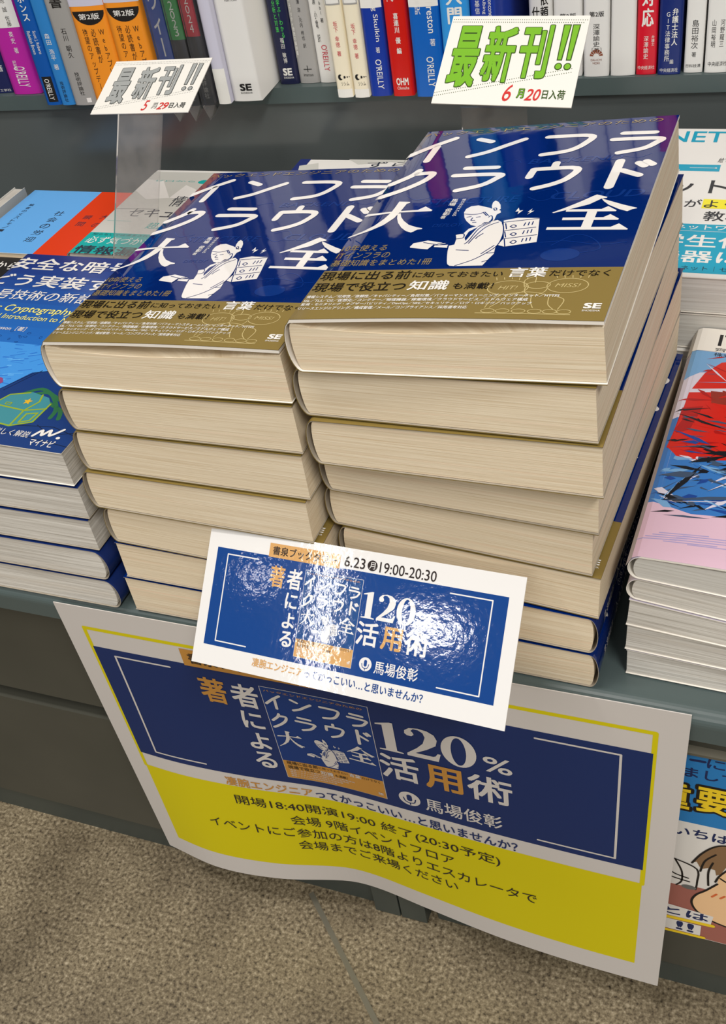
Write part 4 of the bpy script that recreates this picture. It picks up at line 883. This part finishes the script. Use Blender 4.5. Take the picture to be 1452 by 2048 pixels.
def sosim(a, w):
    a.ell(w*0.34, 17, 2.1, 2.4, 'k_ink', 2); a.ell(w*0.46, 17.3, 1.4, 1.6, 'k_cream', 3); a.ell(w*0.62, 17, 1.0, 1.1, 'k_ink', 2); a.ell(w*0.8, 17, 0.55, 0.6, 'k_ink', 2); a.ell(w*0.92, 17, 0.4, 0.45, 'k_ink', 2)
    a.text('ソシム', w*0.34, 10, w*0.86, 13.2, 'k_ink', 2, 0.0); a.rect(0, 0, w, 7, 'k_paper', 1); a.rect(0, 75, w, 225, 'k_paper', 1)
    for x0, x1, y0, y1 in ((0.03, 0.97, 74, 75.2), (0.03, 0.09, 74, 80), (0.91, 0.97, 74, 80)): a.rect(w*x0, y0, w*x1, y1, 'k_grey', 2)
def sun(a, w):
    for i in range(7):
        t0, t1 = math.pi*(i+0.12)/7, math.pi*(i+0.88)/7
        a.poly([(w/2+2.4*math.cos(t0), 16+2.4*math.sin(t0)), (w/2+5.2*math.cos(t0), 16+5.4*math.sin(t0)), (w/2+5.2*math.cos(t1), 16+5.4*math.sin(t1)), (w/2+2.4*math.cos(t1), 16+2.4*math.sin(t1))], 'k_brown', 2)
    a.text('DAI-ICHI', w*0.28, 12.4, w*0.72, 14.0, 'k_brown', 2); a.text('HOKI', w*0.36, 9.8, w*0.64, 11.6, 'k_brown', 2)
w_ = 'k_white'; p_ = 'k_paper'; i_ = 'k_ink'
ST = 'standing on the wall shelf'
SB = [
 (-0.7516, 0.8557, .0300, 3.3, 'k_navy', many(colt('中村 著', .8, 44, 20, p_), flat('工学社', .55, .95, 1.5, 4, p_)), 'dark navy book at the far left end of the wall shelf', False),
 (-0.7174, 0.8526, .0308, 3.4, 'k_mag', many(block(61, 225, p_), colt('田中 圭吾・実樹', .2, 92, 60, i_, .14), colt('小池 誠 佐藤', .68, 92, 62, i_, .16), colt('訳監修', .4, 32, 22, p_, .14), colt('英史 著', .62, 58, 38, p_, .16), lambda a, w: oreilly(a, w, 7, 26, p_)), 'magenta book with a white upper half near the left end of the wall shelf', False),
 (-0.6618, 0.8258, .0158, 3.9, 'k_blue', many(colt('レスポンス', .5, 112, 74, p_, .5, .02), rot('Scott J. Roberts', .55, .8, 46, 66, p_, 0), rot('Rebekah Brown', .2, .45, 46, 66, p_, 0), block(3, 26, i_, .2, .85), rot("O'REILLY", .35, .68, 5, 24, p_)), 'slim strong-blue book with a black publisher box on its foot', False),
 (-0.6451, 0.8258, .0136, 3.9, 'k_lblue', many(colt('森田 浩平 著', .5, 64, 32, p_, .42), colt('技術評論社', .5, 22, 3, i_, .3)), 'slim light blue book beside the grey one on the left of the wall shelf', False),
 (-0.6300, 0.8253, .0222, 3.9, 'k_grey', many(colt('書', .5, 96, 84, i_, .6, .02), colt('石川 朝久', .5, 68, 42, i_, .26), colt('技術評論社', .5, 30, 9, i_, .24), block(2.5, 6.5, p_, .62, .82)), 'mid-grey book between a light blue and an orange one', False),
 (-0.6084, 0.8282, .0342, 3.9, 'k_orange', many(half(66, i_), flat('第2版', .2, .8, 73, 78, p_, .02), block(84, 262, 'k_lav'), colt('Webアプリ開発', .74, 66, 12, i_, .15), colt('必読書が', .5, 66, 36, i_, .15), colt('待望のアップデート', .26, 66, 6, i_, .15)), 'left of the two orange books, behind the grey-lettered card', False),
 (-0.5725, 0.8279, .0340, 4.0, 'k_orange', many(half(68, i_), flat('第2版', .2, .8, 75, 80, p_, .02), block(86, 262, 'k_lav'), colt('Webアプリ開発', .74, 68, 12, i_, .15), colt('必読書が', .5, 68, 38, i_, .15), colt('待望のアップデート', .26, 68, 6, i_, .15)), 'right of the two orange books, beside a sleeved blue one', False),
 (-0.5283, 0.8220, .0156, 4.0, 'k_ciel', many(colt('スウィート', .5, 118, 22, p_, .7, .02),), 'blue book in a clear sleeve jutting out over the shelf edge', True),
 (-0.5117, 0.8230, .0136, 4.0, 'k_black', many(block(56, 90, 'k_green'), flat('2', .35, .65, 80, 87, p_), flat('0', .35, .65, 73, 79.5, p_), flat('2', .35, .65, 66, 72.5, p_), flat('3', .35, .65, 59, 65.5, p_), colt('技術評論社', .5, 30, 4, 'k_grey', .4)), 'black sleeved yearbook with a green 2023 label', True),
 (-0.4964, 0.8240, .0124, 4.0, 'k_black', many(block(58, 94, 'k_red'), flat('2', .35, .65, 84, 91, p_), flat('0', .35, .65, 76.5, 83, p_), flat('2', .35, .65, 69, 75.5, p_), flat('4', .35, .65, 61.5, 68, p_), colt('技術評論社', .5, 32, 6, 'k_grey', .4)), 'black sleeved yearbook with a red 2024 label', True),
 (-0.4822, 0.8270, .0118, 4.0, 'k_lav', many(block(0, 30, p_)), 'plain lavender-white book left of the thick white one', False),
 (-0.4700, 0.8328, .0268, 4.0, 'k_white', many(flat('SE', .3, .72, 9, 15, i_, .07), flat('SHOEISHA', .3, .72, 6.4, 8, i_), flat('NATORI', .4, .8, 82, 83.5, i_)), 'thick white book with black SE initials, its side in view', False),
 (-0.4420, 0.8715, .0178, 3.3, 'k_dnavy', many(colt('で学ぶ！わかる！', .62, 76, 34, 'k_lime', .18), colt('グ分析と対策', .36, 76, 44, 'k_lime', .18), colt('福田 敏博', .5, 40, 18, p_, .22), flat('SE', .25, .75, 7.5, 14, p_, .07), flat('SHOEISHA', .25, .8, 4.8, 6.5, p_)), 'dark navy book with green lettering right of the thick white one', False),
 (-0.4235, 0.8734, .0184, 3.3, 'k_silver', many(block(22, 110, 'k_grey', 0, .2, 1), colt('キュアリティ競技の解説書', .1, 72, 24, p_, .13), colt('戸澤 涼、元内 柊也 訳', .55, 74, 30, i_, .16), flat('imaroso', .25, .75, 6, 8.5, i_), lambda a, w: (a.line([(w*.3, 12), (w*.7, 12)], .6, i_, 2), a.line([(w*.5, 10), (w*.5, 15)], .6, i_, 2))), 'silver-grey book with a strip of white lettering down its left edge', False),
 (-0.4044, 0.8742, .0148, 3.3, 'k_white', many(colt('Hubbl 著', .7, 76, 50, i_, .2), colt('瀬 小竜 訳', .35, 72, 34, i_, .2), rot("O'REILLY", .4, .76, 10, 32, 'k_rose', 0)), 'white book with red publisher lettering, left of two cream books', False),
 (-0.3745, 0.8399, .0136, 4.0, 'k_cream', many(sosim, colt('坂下 幸徳 著', .5, 62, 34, 'k_rose', .3)), 'left of the two cream books with red lettering', False),
 (-0.3589, 0.8397, .0130, 4.0, 'k_cream', many(sosim, colt('坂下 幸徳 著', .5, 60, 32, 'k_rose', .3)), 'right of the two cream books with red lettering, beside a royal blue one', False),
 (-0.3453, 0.8426, .0180, 4.0, 'k_royal', many(block(70, 225, p_), rot('Oleg Skulkin', .5, .78, 44, 82, p_), colt('著', .6, 40, 35, p_, .22), rot("O'REILLY", .4, .7, 6, 30, p_)), 'royal blue book with a white head, left of the scarlet one', False),
 (-0.3253, 0.8422, .0183, 4.0, 'k_scarlet', many(colt('代', .3, 82, 74, p_, .4), colt('喜連川 優 編', .5, 66, 34, p_, .24, .02), flat('OHM', .2, .78, 9, 15, p_, .05), flat('Ohmsha', .22, .78, 5.5, 8, p_)), 'scarlet book with white lettering between two blue ones', False),
 (-0.3042, 0.8406, .0243, 4.1, 'k_azure', many(block(70, 225, p_), rot('Curtis Preston', .6, .85, 50, 96, p_), colt('監訳', .3, 80, 64, p_, .2), colt('著', .72, 46, 40, p_, .2), rot("O'REILLY", .45, .7, 8, 32, p_)), 'azure book with a white head beside the green-lettered card', False),
 (-0.2783, 0.8403, .0226, 4.1, 'k_sky', many(colt('入門', .5, 84, 56, p_, .6, .03),), 'sky blue book partly behind the green-lettered card', False),
 (-0.2553, 0.8442, .0207, 4.1, 'k_cobalt', many(colt('高橋 基信', .28, 86, 62, p_, .2), rot('Paul Troncone', .7, .86, 60, 84, p_, 0), rot('Carl Albing', .46, .62, 62, 84, p_, 0)), 'cobalt book above the middle of the green-lettered card, left of the gap', False),
 (-0.2179, 0.8790, .0182, 3.5, 'k_white', many(colt('除依頼・', .68, 76, 36, i_, .36, .02), colt('仕方', .3, 56, 36, i_, .36, .02)), 'white book with bold black lettering right of the gap', False),
 (-0.1988, 0.8813, .0222, 3.4, 'k_white', many(flat('第2版', .22, .8, 45, 49, i_, .02), colt('深澤諭史', .5, 36, 0, i_, .28)), 'white second-edition book behind the right end of the green-lettered card', False),
 (-0.1750, 0.8806, .0200, 3.5, 'k_white', many(flat('第2版', .22, .8, 46, 50, i_, .02), colt('深澤諭史', .5, 41, 18+5, i_, .28), flat('［著］', .32, .7, 19.5, 22.5, i_), sun), 'white book with a brown rising-sun mark', False),
 (-0.1540, 0.8821, .0194, 3.5, 'k_white', many(), 'plain white book without lettering, left of the crimson one', False),
 (-0.1342, 0.8838, .0157, 3.4, 'k_crim', many(colt('対応', .5, 66, 36, p_, .6, .03), colt('深澤諭史', .46, 30, 12, p_, .26), colt('弁護士', .8, 30, 22, p_, .16), flat('中央経済社', .08, .92, 4, 7, p_)), 'crimson book with white lettering near the right end of the shelf', False),
 (-0.1175, 0.8831, .0177, 3.5, 'k_mid', many(colt('弁護士法人', .68, 50, 22, p_, .28, .02), colt('GIT法律事務所', .38, 48, 10, p_, .24), colt('編', .6, 12, 8, p_, .18), flat('中央経済社', .1, .9, 2, 5, p_)), 'midnight blue book right of the crimson one', False),
 (-0.0979, 0.8868, .0145, 3.4, 'k_white', many(colt('島田裕次', .5, 40, 18, i_, .4), colt('著', .5, 16, 12, i_, .26), flat('日科技連', .1, .9, 4, 6.6, i_)), 'white book right of the midnight blue one', False),
 (-0.0823, 0.8861, .0178, 3.5, 'k_white', many(colt('山岡裕明', .3, 40, 19, i_, .2), colt('河野龍三', .66, 40, 19, i_, .2), flat('中央経済社', .14, .95, 5, 8.5, i_)), 'white book at the right end of the wall shelf', False),
 (-0.0638, 0.8872, .0190, 3.5, 'k_white', many(), 'white book cut by the right edge of the view', False),
]
for (x, y, W, yw, c, art, lab, slv) in SB:
    standing(x, y, W, math.radians(yw), c, art, lab, sleeve=slv, T=rnd.choice((0.225, 0.236, 0.24, 0.25, 0.257)))
standing(-0.7125, 0.700, 0.0125, 0.0, 'sleeve_grey', lambda a, w: None, 'pale grey book on its tail at the left edge, beside the sky blue booklet', T=0.0915, dep=0.102, grp=None, z0=CT)
